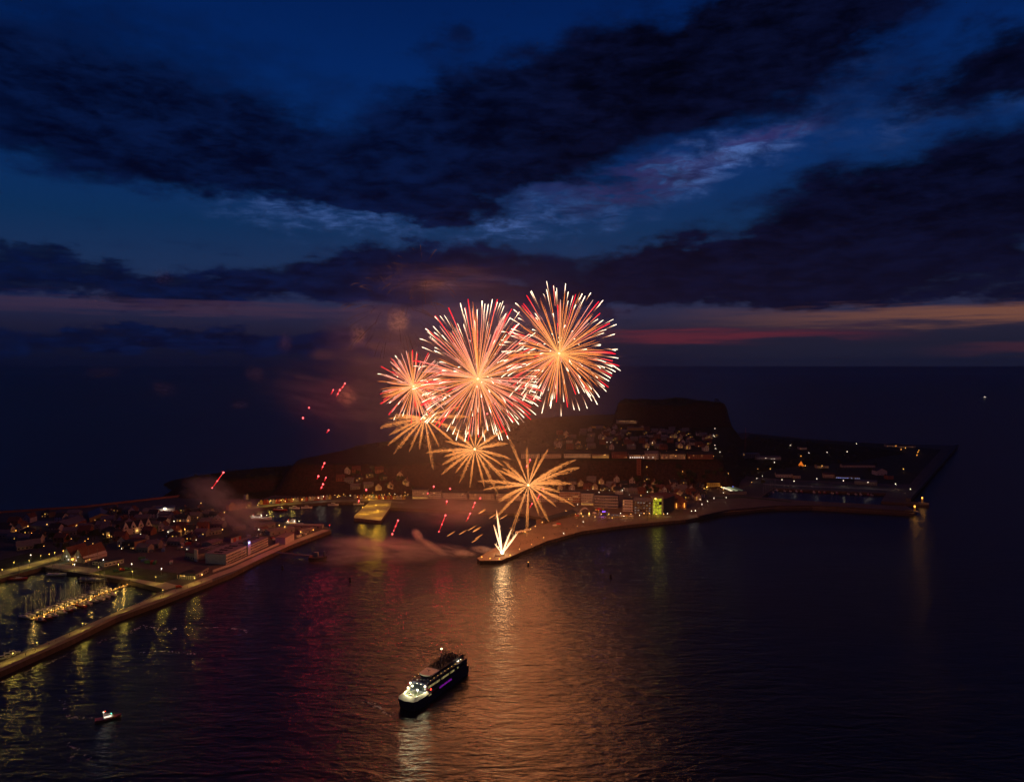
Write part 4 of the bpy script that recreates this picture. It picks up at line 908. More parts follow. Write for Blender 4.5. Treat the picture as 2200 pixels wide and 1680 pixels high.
while x < jv.length - 12:
    i = R.choice((0, 0, 1)); put(yd, i, ja + jd * x + jn * (8.6 + R.uniform(-.5, 1.0)) - Vector((0, 0, .7)), jr + math.pi / 2 * R.choice((1, 1, -1)) + R.uniform(-.06, .06)); x += R.uniform(3.9, 5.2)
x = 1.0
while x < jv.length - 25:
    put(mb, R.choice((0, 0, 1)), ja + jd * x - jn * (8.4 + R.uniform(-.3, .8)) - Vector((0, 0, .7)), jr + math.pi / 2 * R.choice((1, -1)) + R.uniform(-.08, .08), j=2); x += R.uniform(4.0, 7.5)
big = yacht('classic white ketch alone by the marina quay wall', 'yacht', 17, 17, hull_w, None, masts=((.16, 1.0), (-.22, .75))); big.location = P(122, 1236, 0); big.rotation_euler = (0, 0, .06)
tall = yacht('dark two masted sailing ship behind the yachts with tall black masts', 'sailing ship', 25, 27, hull_b, None, masts=((.18, 1.0), (-.14, 1.05))); tall.location = P(200, 1249, 0); tall.rotation_euler = (0, 0, -.05)
raf = yacht('dark sailing yacht alongside the far left marina quay', 'yacht', 15, 14, hull_r, None); raf.location = P(38, 1245, 0); raf.rotation_euler = (0, 0, .32)
for k, (x, y) in enumerate(((8, 1430), (20, 1424), (30, 1419))):
    o = copy_tree(mb[0]); o.location = P(x - 4, y - 14, 0); o.rotation_euler = (0, 0, .6); o['label'] = 'white motor boat moored at the inner foot of the breakwater'; o['group'] = 'boats at the breakwater foot'
# inner harbour vessels
def workship(label, L, p, rot, hm, litm):
    t = thing('harbour_ship', label, 'ship', p, rot); B = L * .24
    v, f = hull_mesh(L, B, L * .085, hm, transom=.85); mobj('hull', v, f, hm, t); z = L * .085
    box('deckhouse', hull_w, t, (-L * .08, 0, z - .1), (L * .42, B * .7, 2.7)); box('bridge', hull_w, t, (L * .02, 0, z + 2.6), (L * .18, B * .6, 2.5)); box('funnel', red_w, t, (-L * .2, 0, z + 2.6), (1.8, 1.8, 2.8), shape='cyl')
    for i in range(7):
        for s in (-1, 1): box('window', litm, t, (-L * .26 + L * .06 * i, s * (B * .35 + .03), z + .9), (L * .03, .14, 1.0))
    for i in range(3): box('bridge_window', glass_d, t, (L * .02 - 1.6 + 1.6 * i, -(B * .3 + .03), z + 3.6), (1.2, .14, .9))
    tube('mast', [(0, 0, z + 5), (-.4, 0, z + L * .36)], [.22, .12], steel, t, 5); tube('yard', [(-.2, -2, z + L * .27), (-.2, 2, z + L * .27)], .08, steel, t, 4)
    tube('derrick', [(L * .2, 0, z), (L * .36, 0, z + 5)], .16, steel, t, 5)
    for x in (-L * .2, L * .12, L * .32):
        box('deck_lamp', lamp_w, t, (x, -B * .3, z + 3.2), (.7, .7, .7), shape='ball'); point_light(t, (x, -B * .3 - 1.0, z + 3.8), (1, .85, .62), 330, .4)
    return t
workship('white work ship with glittering deck lamps moored at the quay shed', 31, P(556, 1117, 0), .12, hull_w, win_white)
workship('smaller ship with yellow deck lights and red mast behind the long shed', 26, P(629, 1129, 0), -.06, hull_w, win_yel)
for x, y in ((602, 1094), (633, 1090), (659, 1089), (716, 1083), (771, 1081)):
    b_o = motorboat('open white boat moored off the road below the long hut row', 'boat', 14 if x > 610 else 18, hull_w if x > 610 else hull_r, 'boats off the hut row', name='open_boat'); b_o.location = P(x, y + 3, 0); b_o.rotation_euler = (0, 0, R.uniform(-.1, .15))
# right harbour boats
for k in range(17):
    x = 1668 + k * 12.6 + R.uniform(-3, 3); y = 1052.5 + (x - 1664) * .047
    if k in (5, 11): continue
    i = R.choice((0, 0, 1)); o = copy_tree((mb + yd)[i if R.random() < .6 else 2]); o.location = P(x, y, 0) - Vector((0, 5, 0)); o.rotation_euler = (0, 0, math.pi / 2 + R.uniform(-.1, .1))
    o['label'] = ('white motor boat' if 'motor' in o.name else 'white sailing yacht') + ' in the row along the small harbour quay'; o['group'] = 'boats along the small harbour quay'
for k in range(6):
    o = copy_tree(yd[k % 2]); o.location = P(1640 + k * 5, 1066 - k * 2.2, 0); o.rotation_euler = (0, 0, 1.2 + R.uniform(-.3, .3)); o['label'] = 'sailing yacht clustered at the left end of the small harbour'; o['group'] = 'yachts at the left end of the small harbour'
for k in range(4):
    o = copy_tree(mb[k % 2]); o.location = P(1904 + k * 4, 1079 + k * .2, 0) + Vector((0, -6, 0)); o.rotation_euler = (0, 0, .3 + k * .5); o['label'] = 'small boat at the mouth of the small harbour'; o['group'] = 'boats at the harbour mouth'
# barge with gangway off the left quay
bg_o = thing('mooring_barge', 'dark floating barge with gangway off the left quay', 'barge', P(684, 1203, 0), -.05)
v, f = hull_mesh(17, 9, 3.0, dark_m, transom=.95, bow=.3); mobj('hull', v, f, pile, bg_o); box('deck', dark_m, bg_o, (-.6, 0, 2.9), (14, 7.6, .3)); box('deckhouse', grey_w, bg_o, (-2.5, 1, 3.2), (4, 3.4, 4.2)); box('crane_post', steel, bg_o, (5.6, 1, 3.0), (1.4, 1.4, 5.5))
ga, gb = P(668, 1194, 3.2), P(594, 1187, 4.0)
tube('gangway', [bg_o.matrix_basis.inverted() @ ga, bg_o.matrix_basis.inverted() @ gb], 1.0, steel, bg_o, 4)

# ------------------------------------------------------------------ people (one body, copied)
def person_mesh(pose):
    me = bpy.data.meshes.new('person_skeleton')
    V = [(0, 0, .92), (0, 0, 1.15), (0, 0, 1.38), (0, 0, 1.52), (0, .02, 1.66), (.10, 0, .88), (.12, .02 + pose * .1, .48), (.12, -.02, .05), (.12, .14, .03), (-.10, 0, .88), (-.12, -.02, .48), (-.12, -.04 - pose * .1, .05), (-.12, .10, .03),
         (.20, 0, 1.40), (.27, .02, 1.14), (.24, .12 + pose * .2, .95 + pose * .25), (-.20, 0, 1.40), (-.27, 0, 1.14), (-.24, .10, .93)]
    Ed = [(0, 1), (1, 2), (2, 3), (3, 4), (0, 5), (5, 6), (6, 7), (7, 8), (0, 9), (9, 10), (10, 11), (11, 12), (2, 13), (13, 14), (14, 15), (2, 16), (16, 17), (17, 18)]
    rr = [.16, .15, .17, .06, .115, .10, .07, .05, .045, .10, .07, .05, .045, .075, .055, .045, .075, .055, .045]
    me.from_pydata(V, Ed, []); o = bpy.data.objects.new('person_skeleton', me); COL.objects.link(o)
    o.modifiers.new('skin', 'SKIN'); o.modifiers.new('sub', 'SUBSURF').levels = 1
    for i, sv in enumerate(me.skin_vertices[0].data): sv.radius = (rr[i], rr[i]); sv.use_root = i == 0
    dg = bpy.context.evaluated_depsgraph_get(); dg.update(); r = bpy.data.meshes.new_from_object(o.evaluated_get(dg)); bpy.data.objects.remove(o); r.name = 'person'
    return r
pm = []
for pose in (0.0, 1.0, .4):
    r = person_mesh(pose); r.materials.clear(); r.materials.append(cloth[len(pm)]); pm.append(r)
def person(p, rot, label, group, parent=None):
    o = bpy.data.objects.new('person', R.choice(pm)); COL.objects.link(o); o.location = p; o.rotation_euler = (0, 0, rot); s = R.uniform(.95, 1.08); o.scale = (s, s, s)
    return tag(o, label, 'person', group)

# ------------------------------------------------------------------ ferry
fbow, fst = P(893, 1531, 0), P(1007, 1447, 0)          # port waterline, bow corner to stern
fd = (fbow - fst).normalized(); fport = Vector((-fd.y, fd.x, 0)); FL, FB = 56.0, 14.0
fc = (fbow + fst) / 2 - fport * (FB / 2 - .5)
fer = thing('passenger_ferry', 'dark hulled passenger ferry with floodlit white bow deck and crowded top deck', 'ferry', fc, math.atan2(fd.y, fd.x))
navy = mat('navy_hull_paint', (.028, .036, .075), .35, .25, .3, spec=.5); deckm = mat('green_deck', (.10, .12, .08), .8, .4, .6); wht = mat('ship_white', (.62, .60, .52), .45, .12, .4); topd = mat('top_deck', (.36, .27, .24), .7, .25, .5)
out = [(-28, -6.6), (8, -6.9), (20, -6.9), (25.5, -6.5), (28.2, -5.2), (29.2, 0), (28.2, 5.2), (25.5, 6.5), (20, 6.9), (8, 6.9), (-28, 6.6)]
def ring(z, k, dx_): return [(x * 1.0 - (dx_ if x > 15 else 0), y * k, z) for x, y in out]
lv = [ring(-1, .90, 2.0), ring(1.5, .96, 1.0), ring(5.6, 1.0, 0)]
vs = [p for r in lv for p in r]; n = len(out); fs = [(r * n + i, r * n + (i + 1) % n, (r + 1) * n + (i + 1) % n, (r + 1) * n + i) for r in range(2) for i in range(n)] + [tuple(range(n - 1, -1, -1)), tuple(range(2 * n, 3 * n))]
hl = mobj('hull', vs, fs, navy, fer)
sb = 9                                                     # white bow bulwark, leaning inward
bo = [p for p in out if p[0] >= 15]; bo = [(15.5, -6.9)] + bo + [(15.5, 6.9)]
bi = [(x - (3.4 if x > 24 else 0.2), y * .80) for x, y in bo]
vs = [(x, y, 5.62) for x, y in bo] + [(x, y, 6.9) for x, y in bi] + [(x - .35, y * .95, 6.9) for x, y in bi] + [(x - .35, y * .95, 5.75) for x, y in bi]; k = len(bo)
mobj('bow_bulwark', vs, [(a * k + i, a * k + i + 1, (a + 1) * k + i + 1, (a + 1) * k + i) for a in range(3) for i in range(k - 1)], wht, fer)
mobj('foredeck', [(x - .3, y * .92, 5.66) for x, y in bi], [tuple(range(k))], deckm, fer)
for x, y, sx_, sy_, sz in ((22.5, 0, 1.6, 2.2, 1.1), (20.5, 3, 1.1, 1.1, .8), (20.5, -3, 1.1, 1.1, .8), (24.2, -1.8, .8, .8, .9), (24.2, 1.8, .8, .8, .9), (18.3, -1.5, 2.0, 1.2, 1.3)): box('winch' if sz > 1 else 'bollard', dark_m if sz < 1 else steel, fer, (x, y, 5.67), (sx_, sy_, sz), shape='cyl' if sz < 1 else 'box')
# superstructure with raked front
def prism(name, x0, x1, rake, hb, z0, z1, m, parent, taper=.94):
    vs = [(x0, -hb, z0), (x1, -hb * .86, z0), (x1, hb * .86, z0), (x0, hb, z0), (x0 + .3, -hb * taper, z1), (x1 - rake, -hb * .82, z1), (x1 - rake, hb * .82, z1), (x0 + .3, hb * taper, z1)]
    return mobj(name, vs, [(3, 2, 1, 0), (4, 5, 6, 7), (0, 1, 5, 4), (1, 2, 6, 5), (2, 3, 7, 6), (3, 0, 4, 7)], m, parent)
ss = prism('superstructure', -26.5, 17.2, 2.4, 6.25, 5.61, 10.3, navy, fer, 1.0)
mobj('front_window_band', [(17.0, -4.9, 6.9), (17.0, 4.9, 6.9), (15.75, 4.75, 9.3), (15.75, -4.75, 9.3)], [(0, 1, 2, 3)], glass_d, fer)
tdk = mobj('top_deck', [(-26.3, -6.2, 10.34), (14.9, -5.2, 10.34), (14.9, 5.2, 10.34), (-26.3, 6.2, 10.34)], [(0, 1, 2, 3)], topd, fer)
fw = emit('ferry_window', (.80, .64, .26), .42, .7, .5)
for i in range(26):
    x = 14 - i * 1.5
    if x < -22: break
    if 3.0 > x > 1.0: continue
    yb_ = 6.25 - (x + 26.5) / 43.7 * .88
    for s in (-1, 1): box('side_window', fw if R.random() < (.9 if x > -12 else .25) else glass_d, fer, (x, s * (yb_ + .03), 7.7), (1.15, .16, 1.15))
for i in range(7): box('lower_window', fw if i < 2 else glass_d, fer, (15.5 - i * 1.6, 6.93, 4.3), (.9, .2, .7))
# blurred violet lettering on the port side
vio = emit('violet_lettering', (.42, .02, .62), .42)
for i in range(13): box('sign_letter', vio, fer, (4.6 - i * 1.02, 6.96, 4.3 + .12 * (i % 2)), (.5 if i % 3 else .72, .10, 1.05 if i % 4 else .8))
# bridge with rounded front, dark glass and pale roof
def half_round(name, x0, x1, hb, z0, z1, m, parent, n=8):
    pr_ = [(x0, -hb)] + [(x1 - hb * .6 + hb * .6 * math.cos(a), hb * math.sin(a)) for a in [(-.5 + j / n) * math.pi for j in range(n + 1)]] + [(x0, hb)]
    k = len(pr_); vs = [(x, y, z0) for x, y in pr_] + [(x - .25, y * .97, z1) for x, y in pr_]
    return mobj(name, vs, [tuple(range(k - 1, -1, -1)), tuple(range(k, 2 * k))] + [(i, (i + 1) % k, k + (i + 1) % k, k + i) for i in range(k)], m, parent)
half_round('bridge', 1.5, 10.5, 4.1, 10.36, 11.3, navy, fer); half_round('bridge_glass', 1.7, 10.7, 4.15, 11.3, 12.7, glass_d, fer); brf = half_round('bridge_roof', 1.2, 11.1, 4.4, 12.7, 13.1, wht, fer)
box('radar_scanner', steel, fer, (6, 0, 14.2), (.4, 2.6, .35)); box('radar_post', steel, fer, (6, 0, 13.1), (.35, .35, 1.1), shape='cyl'); box('liferaft', wht, fer, (0, 4.6, 10.36), (1.4, .8, .8), shape='cyl'); box('liferaft', wht, fer, (-1.8, 4.6, 10.36), (1.4, .8, .8), shape='cyl'); box('liferaft', wht, fer, (-3.6, 4.6, 10.36), (1.4, .8, .8), shape='cyl')
# raised sun deck, funnels, mast
prism('upper_deck_house', -22, 0, .6, 4.2, 10.36, 12.7, navy, fer, 1.0); box('sun_deck', deckm, fer, (-11, 0, 12.7), (23, 9.2, .2))
for s in (-1, 1):
    box('funnel', navy, fer, (-24.0, s * 3.8, 10.36), (2.6, 1.7, 2.5)); box('funnel_cap', dark_m, fer, (-24.0, s * 3.8, 12.86), (2.0, 1.2, .35))
    for zr in (13.5, 14.0): tube('rail', [(.4, s * 4.5, zr), (-22.3, s * 4.5, zr)], .05, steel, fer, 4)
    for i in range(9): box('rail_post', steel, fer, (.3 - i * 2.8, s * 4.5, 12.9), (.09, .09, 1.1))
    for zr in (10.9, 11.4): tube('rail', [(14.6, s * 5.1, zr), (-26, s * 6.05, zr)], .05, steel, fer, 4)
    for i in range(15): box('rail_post', steel, fer, (14.4 - i * 2.85, s * (5.1 + .95 * i / 14.2), 10.36), (.09, .09, 1.05))
tube('mast', [(-7, 0, 12.9), (-7.6, 0, 21.2)], [.28, .14], steel, fer, 6); tube('yard', [(-7.3, -2.2, 18), (-7.3, 2.2, 18)], .09, steel, fer, 4); tube('antenna', [(-9.5, 1.2, 12.9), (-9.6, 1.2, 17.5)], .05, steel, fer, 4); tube('antenna', [(2, -2, 13.1), (1.9, -2, 17)], .05, steel, fer, 4)
tube('stay', [(-7.6, 0, 21), (1.5, 0, 13.2)], .04, steel, fer, 3)
box('mast_light', lamp_w, fer, (-7.6, 0, 21.2), (.95, .95, .95), shape='ball'); point_light(fer, (-7.6, 0, 22.6), (1, .9, .85), 160, .3)
for x, y, z in ((16.9, -5.0, 9.4), (16.9, 5.0, 9.4), (21.0, -3.6, 8.6), (21.0, 2.8, 8.6)):
    box('floodlight_post', steel, fer, (x, y, 5.7), (.16, .16, z - 5.7), shape='cyl'); box('floodlight', lamp_w, fer, (x, y, z), (1.15, 1.15, 1.0), shape='ball'); point_light(fer, (x + 1.0, y, z - .5), (1, .90, .50), 1500, .45)
for x, y in ((15.3, 1.2), (15.4, -1.4)): box('deck_light', lamp_w, fer, (x, y, 9.7), (.2, .5, .15))
point_light(fer, (25.0, 0, 9.4), (1, .9, .5), 900, .5)
box('port_light', lamp_r, fer, (13.2, 6.5, 6.7), (.8, .35, .8)); point_light(fer, (13.2, 8.0, 6.9), (1, .05, .02), 70, .3)
for x, y in ((-16.5, 5.4), (-18.2, 5.2), (-20, 5.6), (-17, 5.9)): box('stern_lamp', lamp_w, fer, (x, y, 11.6), (.42, .42, .42), shape='ball')
point_light(fer, (-18, 4.9, 12.2), (1, .85, .55), 60, .3)
for i in range(10):
    for s in (-1, 1): box('deck_lantern', lamp_y, fer, (12 - i * 3.6, s * (5.35 + .09 * i), 11.5), (.16, .16, .16))
for i in range(6): box('bench', wood, fer, (-3.5 - i * 3.0, 5.1, 10.36), (1.6, .6, .5))
for i in range(4): box('vent', wht, fer, (13.2 - i * .9, -2.6 + i * 1.7, 10.36), (.8, .7, .7))
tube('flagstaff', [(-27.2, 0, 10.4), (-28.4, 0, 13.8)], .07, steel, fer, 4)
M_f = Matrix.Translation(fc) @ Matrix.Rotation(math.atan2(fd.y, fd.x), 4, 'Z')
def crowd(n, x0, x1, y0, y1, z, label, group):
    pts = []
    for _ in range(n * 30):
        if len(pts) >= n: break
        q = Vector((R.uniform(x0, x1), R.uniform(y0, y1), 0))
        if any((q - a).length < .62 for a in pts): continue
        pts.append(q); q = M_f @ Vector((q.x, q.y, z)); person(q, R.uniform(0, 6.28), label, group)
crowd(120, -21.5, .2, -4.4, 4.4, 12.91, 'person in dark clothes standing on the ferry sun deck', 'passengers on the ferry sun deck')
crowd(26, -20, 12, -5.9, -4.5, 10.36, 'person in dark clothes at the far rail of the ferry deck', 'passengers at the far ferry rail')
crowd(8, -26, -25.2, -5, 5, 10.36, 'person in dark clothes at the ferry stern rail', 'passengers at the ferry stern')
# small launch
la_ = motorboat('small launch with white cabin light and green side lamp on the open water', 'boat', 12, hull_r, None, lit=win_white, name='launch'); lp_ = P(232, 1546, 0); la_.location = lp_; la_.rotation_euler = (0, 0, .55)
box('cabin_lamp', lamp_w, la_, (-2.0, 0, 4.4), (.55, .55, .55), shape='ball'); box('side_lamp', lamp_g, la_, (1.6, -.9, 3.3), (.5, .5, .5), shape='ball'); box('top_lamp', lamp_r, la_, (-1.2, .2, 4.8), (.4, .4, .4), shape='ball')
box('fender_band', mat('orange_rubber', (.45, .12, .03), .8, .2, 1), la_, (1.6, 0, 1.2), (5.0, 2.9, .3))
point_light(la_, (-3.2, 0, 6.6), (.95, .95, 1), 60, .3); point_light(la_, (3.0, -1.0, 5.2), (1, .6, .3), 50, .3)
# tiny far ships on the horizon sea
for x, y in ((512, 771 + 22), (2115, 856)):
    o = motorboat('far ship seen as a tiny light out at sea', 'ship', 40, hull_w, 'far ships', lit=win_white, name='far_ship'); o.location = P(x, y, 0); box('mast_light', lamp_w, o, (0, 0, 14), (3.0 if y < 830 else 1.1,) * 3, shape='ball')
# buoys
for x, y in ((1312, 1241), (752, 1248), (1135, 1215), (607, 1222)):
    b_o = thing('buoy', 'dark navigation buoy floating off the landing pier' if x > 1000 else 'dark navigation buoy floating off the left quay', 'buoy', P(x, y, 0), 0, 'buoys'); box('float', dark_m, b_o, (0, 0, -.6), (2.4, 2.4, 1.6), shape='cyl'); box('cage', dark_m, b_o, (0, 0, 1.0), (1.2, 1.2, 2.2)); box('lantern', lamp_y if x == 1135 else dark_m, b_o, (0, 0, 3.2), (.6, .6, .6), shape='ball')

# ------------------------------------------------------------------ festival on the promenade and landing pier
def stall(p, rot, w, roofm, label, lit=True):
    t = thing('market_stall', label, 'stall', p, rot)
    for sx_ in (-1, 1):
        for sy_ in (-1, 1): box('post', steel, t, (sx_ * w * .46, sy_ * 1.5, 0), (.12, .12, 2.5))
    box('counter', wood, t, (0, -1.3, 0), (w * .9, .7, 1.1))
    mobj('awning', [(-w / 2, -2, 2.5), (w / 2, -2, 2.5), (w / 2, 2, 2.5), (-w / 2, 2, 2.5), (-w * .3, 0, 3.7), (w * .3, 0, 3.7)], [(3, 2, 1, 0), (0, 1, 5, 4), (2, 3, 4, 5), (1, 2, 5), (3, 0, 4)], roofm, t)
    if lit: box('lamp', lamp_y, t, (0, -.6, 2.1), (.5, .3, .3)); point_light(t, (0, -2.4, 2.2), (1, .6, .2), 110, .3)
    return t
spots = [(1192, 1133, 'white', white_w), (1200, 1130, 'red', red_w), (1239, 1112, 'red', red_w), (1245, 1108, 'white', white_w), (1113, 1148, 'white', white_w), (1122, 1146, 'cream', cream_w), (1132, 1143, 'white', white_w), (1318, 1111, 'navy', blue_w), (1326, 1111, 'navy', blue_w),
         (1306, 1110, 'dark green', green_w), (1336, 1112, 'white', white_w), (1346, 1112, 'yellow', yel_w), (1356, 1113, 'white', white_w), (1277, 1106, 'cream', cream_w)]
for i, (x, y, c, mm) in enumerate(spots):
    where = 'beside the long black roofed hall' if x < 1250 and x > 1150 else ('near the tip of the landing pier' if x < 1150 else 'in the festival row below the hotels')
    o = stall(P(x, y, Q0 + .02), R.uniform(-.3, .1), R.uniform(4.5, 7), mm, '%s roofed market stall %s' % (c, where)); o['group'] = 'market stalls ' + where
ar = thing('festival_arch', 'white festoon lit arch tent at the festival entrance', 'tent', P(1257, 1107, Q0 + .02)); nA = 9
for k in range(6):
    tube('rib', [(6.5 * math.cos(math.pi * j / nA), k * 1.6, 8.5 * math.sin(math.pi * j / nA)) for j in range(nA + 1)], .16, white_w, ar, 4)
vs = [(6.3 * math.cos(math.pi * j / nA), y, 8.3 * math.sin(math.pi * j / nA)) for y in (0, 8) for j in range(nA + 1)]
mobj('canvas', vs, [(j, j + 1, nA + 2 + j, nA + 1 + j) for j in range(nA)], mat('canvas', (.55, .50, .42), .8, .2, .5), ar); box('lamp', lamp_y, ar, (-5, -.6, 1.4), (.9, .6, 2.0)); box('lamp', lamp_y, ar, (5, -.6, 1.4), (.9, .6, 2.0)); point_light(ar, (0, 2, 3.5), (1, .75, .3), 420, .5)
cr = thing('carousel', 'small round carousel glowing orange among the stalls', 'carousel', P(1287, 1101, Q0 + .02)); box('platform', wood, cr, (0, 0, 0), (9, 9, .6), shape='cyl'); box('column', yel_w, cr, (0, 0, .6), (1.6, 1.6, 3.4), shape='cyl')
mobj('canopy', [(0, 0, 6.2)] + [(5 * math.cos(j * math.pi / 5), 5 * math.sin(j * math.pi / 5), 4.0) for j in range(10)], [(0, 1 + j, 1 + (j + 1) % 10) for j in range(10)] + [tuple(range(10, 0, -1))], red_w, cr)
for j in range(10): box('lamp', lamp_o, cr, (4.9 * math.cos(j * math.pi / 5), 4.9 * math.sin(j * math.pi / 5), 3.6), (.4, .4, .4), shape='ball')
point_light(cr, (0, -5, 3), (1, .45, .1), 420, .5)
sg = thing('stage', 'dark festival stage with violet spotlights', 'stage', P(1297, 1108, Q0 + .02)); box('platform', dark_m, sg, (0, 2.5, 0), (9, 6, 1.1)); box('stage_roof', roof_d, sg, (0, 2.5, 6), (10, 7, .4))
for sx_ in (-1, 1):
    for y in (-.5, 5.5): box('truss', steel, sg, (sx_ * 4.6, y, 0), (.4, .4, 6))
for x in (-1.4, 0, 1.4): box('spotlight', lamp_v, sg, (x, -.7, 5.0), (.9, .7, .9), shape='ball')
point_light(sg, (0, -2.2, 4.6), (.28, .1, 1), 1500, .6)
tn = thing('orange_tent', 'small tent glowing deep orange on the dark flat right of the mast', 'tent', PT(1721, 1001)); mobj('canvas', [(-4, -4, 0), (4, -4, 0), (4, 4, 0), (-4, 4, 0), (0, 0, 9)], [(3, 2, 1, 0), (0, 1, 4), (1, 2, 4), (2, 3, 4), (3, 0, 4)], emit('tent_glow', (1, .22, .02), .9, .5, .4), tn); box('finial', steel, tn, (0, 0, 8.9), (.2, .2, 1.2))
for i in range(70):
    x = R.uniform(1180, 1480); y = np.interp(x, [1180, 1250, 1350, 1475], [1146, 1126, 1116, 1107]) + R.uniform(-6, 8); person(P(x, y, Q0 + .02), R.uniform(0, 6.3), 'person in dark clothes on the festival promenade', 'people on the promenade')
for i in range(16):
    u = R.random(); person(P(1060 + 110 * u, 1196 - 44 * u + R.uniform(-4, 4), Q0 + .02), R.uniform(0, 6.3), 'person in dark clothes on the landing pier', 'people on the landing pier')
for i in range(14):
    x = R.uniform(10, 440); y = np.interp(x, [0, 140, 250, 341, 440], [1431, 1369, 1320, 1284, 1247]); person(P(x, y + R.uniform(-2, 2), Q0 + .04), R.uniform(0, 6.3), 'person in dark clothes on the breakwater road', 'people on the breakwater')
# pier furniture: dark roofed shelter and vans
def van(p, rot, m, label):
    t = thing('parked_van', label, 'van', p, rot, 'vans on the left quay')
    prof = [(-2.4, .45), (2.4, .45), (2.4, 1.15), (1.75, 1.3), (1.2, 2.15), (-2.4, 2.2)]; vs = [(x, s * .95, z) for s in (-1, 1) for x, z in prof]; k = len(prof)
    mobj('body', vs, [tuple(range(k)), tuple(range(2 * k - 1, k - 1, -1))] + [(i, k + i, k + (i + 1) % k, (i + 1) % k) for i in range(k)], m, t)
    for x in (-1.5, 1.5):
        for s in (-1, 1): w_o = box('wheel', dark_m, t, (x, s * .75, .02), (.68, .3, .68))
    for s in (-1, 1): box('window', glass_d, t, (1.0, s * .955, 1.35), (.9, .03, .6))
    return t
for x, y, c, mm in ((641, 1154, 'white', white_w), (646, 1152, 'white', white_w), (651, 1150, 'pale grey', grey_w), (590, 1160, 'white', white_w), (585, 1158, 'red', red_w), (655, 1149, 'white', white_w), (560, 1150, 'pale grey', grey_w), (552, 1155, 'white', white_w), (534, 1152, 'navy', blue_w)): van(P(x, y, Q0 + .02), R.uniform(0, 3), mm, c + ' van parked on the left quay near the sheds')
for x, y in ((250, 1228), (262, 1226), (274, 1224), (384, 1263)):
    o = van(P(x, y, Q0 + .08), .4, red_w if x in (262, 384) else green_w, ('red' if x == 262 else 'orange red' if x == 384 else 'green') + (' van parked on the lawn by the marina' if x < 300 else ' van at the root of the breakwater')); o['group'] = 'vans by the marina'

def container(p, rot, m, word):
    t = thing('shipping_container', word + ' shipping container in the harbour yard', 'container', p, rot, 'containers in the harbour yard')
    box('body', m, t, (0, 0, .1), (6.06, 2.44, 2.5))
    for i in range(9): box('rib', m, t, (-2.7 + i * .675, -1.24, .2), (.2, .08, 2.3))
    box('door', dark_m, t, (3.06, 0, .25), (.06, 2.2, 2.2))
for i in range(34):
    x, y = R.uniform(300, 480), R.uniform(1146, 1212)
    if x > 390 and y > 1190: continue
    w_c, m_c = R.choice((('red', red_w), ('blue', blue_w), ('grey', grey_w), ('white', white_w), ('green', green_w))); container(P(x, y, Q0 + .01), R.choice((.3, 1.87)) + R.uniform(-.05, .05), m_c, w_c)
# ------------------------------------------------------------------ trees and scrub
def crown_mesh(n, rx, rz, mm, seed):
    r = random.Random(seed); vs, fs = [], []
    cl = [(r.gauss(0, .45), r.gauss(0, .45), r.uniform(-.5, .8)) for _ in range(14)]
    for _ in range(n):
        c = r.choice(cl); p = Vector((c[0] * rx + r.gauss(0, .22) * rx, c[1] * rx + r.gauss(0, .22) * rx, c[2] * rz + r.gauss(0, .2) * rz + rz))
        a = Vector((r.gauss(0, 1), r.gauss(0, 1), r.gauss(0, 1))).normalized(); b = a.orthogonal().normalized(); s = r.uniform(.25, .55); k = len(vs)
        vs += [p + a * s, p + b * s * .7, p - a * s, p - b * s * .7]; fs.append((k, k + 1, k + 2, k + 3))
    return mesh('crown', vs, fs, mm)
tp = []
for k in range(3):
    t_ = thing('tree', 'tree', 'tree'); hgt = (6, 7.5, 5)[k]
    tube('trunk', [(0, 0, -.5), (.1, 0, hgt * .4), (.2, .1, hgt * .8)], [.32, .22, .08], bark, t_, 6)
    for j in range(4): a = j * 1.6 + k; tube('limb', [(.1, 0, hgt * (.35 + .1 * j)), (math.cos(a) * 1.6, math.sin(a) * 1.6, hgt * (.6 + .1 * j))], [.12, .04], bark, t_, 4)
    cr_o = bpy.data.objects.new('crown', crown_mesh(750, 2.6, hgt * .42, (leaf_a, leaf_b, leaf_b)[k], k + 5)); link(cr_o, t_); cr_o.location = (0, 0, hgt * .25); tp.append(t_)
tu = set()
def tree(px, py, label, group, s=1.0):
    k = R.randrange(3); o = tp[k] if k not in tu else copy_tree(tp[k]); tu.add(k); o.location = PT(px, py); o.scale = (s, s, s); o.rotation_euler = (0, 0, R.uniform(0, 6)); o['label'] = label; o['group'] = group
for x, y in [(1640 + 7 * i, 1006 - (i % 3) * 3) for i in range(5)]: tree(x, y, 'leafy tree lit yellow green by a lamp right of the radio mast', 'lit trees by the mast', 1.2)
for i in range(14): tree(R.uniform(1365, 1420), R.uniform(1040, 1066), 'dark leafy tree among the lower town roofs', 'lower town trees', R.uniform(1.0, 1.4))
for i in range(22): tree(R.uniform(1440, 1640), R.uniform(1010, 1042), 'dark leafy tree at the right foot of the cliff', 'cliff foot trees', R.uniform(1.0, 1.5))
for i in range(16): tree(R.uniform(730, 930), R.uniform(1010, 1056), 'dark leafy tree between the slope houses', 'slope trees', R.uniform(.8, 1.3))
for i in range(14): tree(R.uniform(60, 240), R.uniform(1150, 1185), 'dark leafy tree in the left harbour district', 'left district trees', R.uniform(.9, 1.3))
for i in range(16): tree(R.uniform(1660, 1900), R.uniform(985, 1016), 'dark leafy tree on the flat land behind the small harbour', 'flat land trees', R.uniform(.8, 1.2))
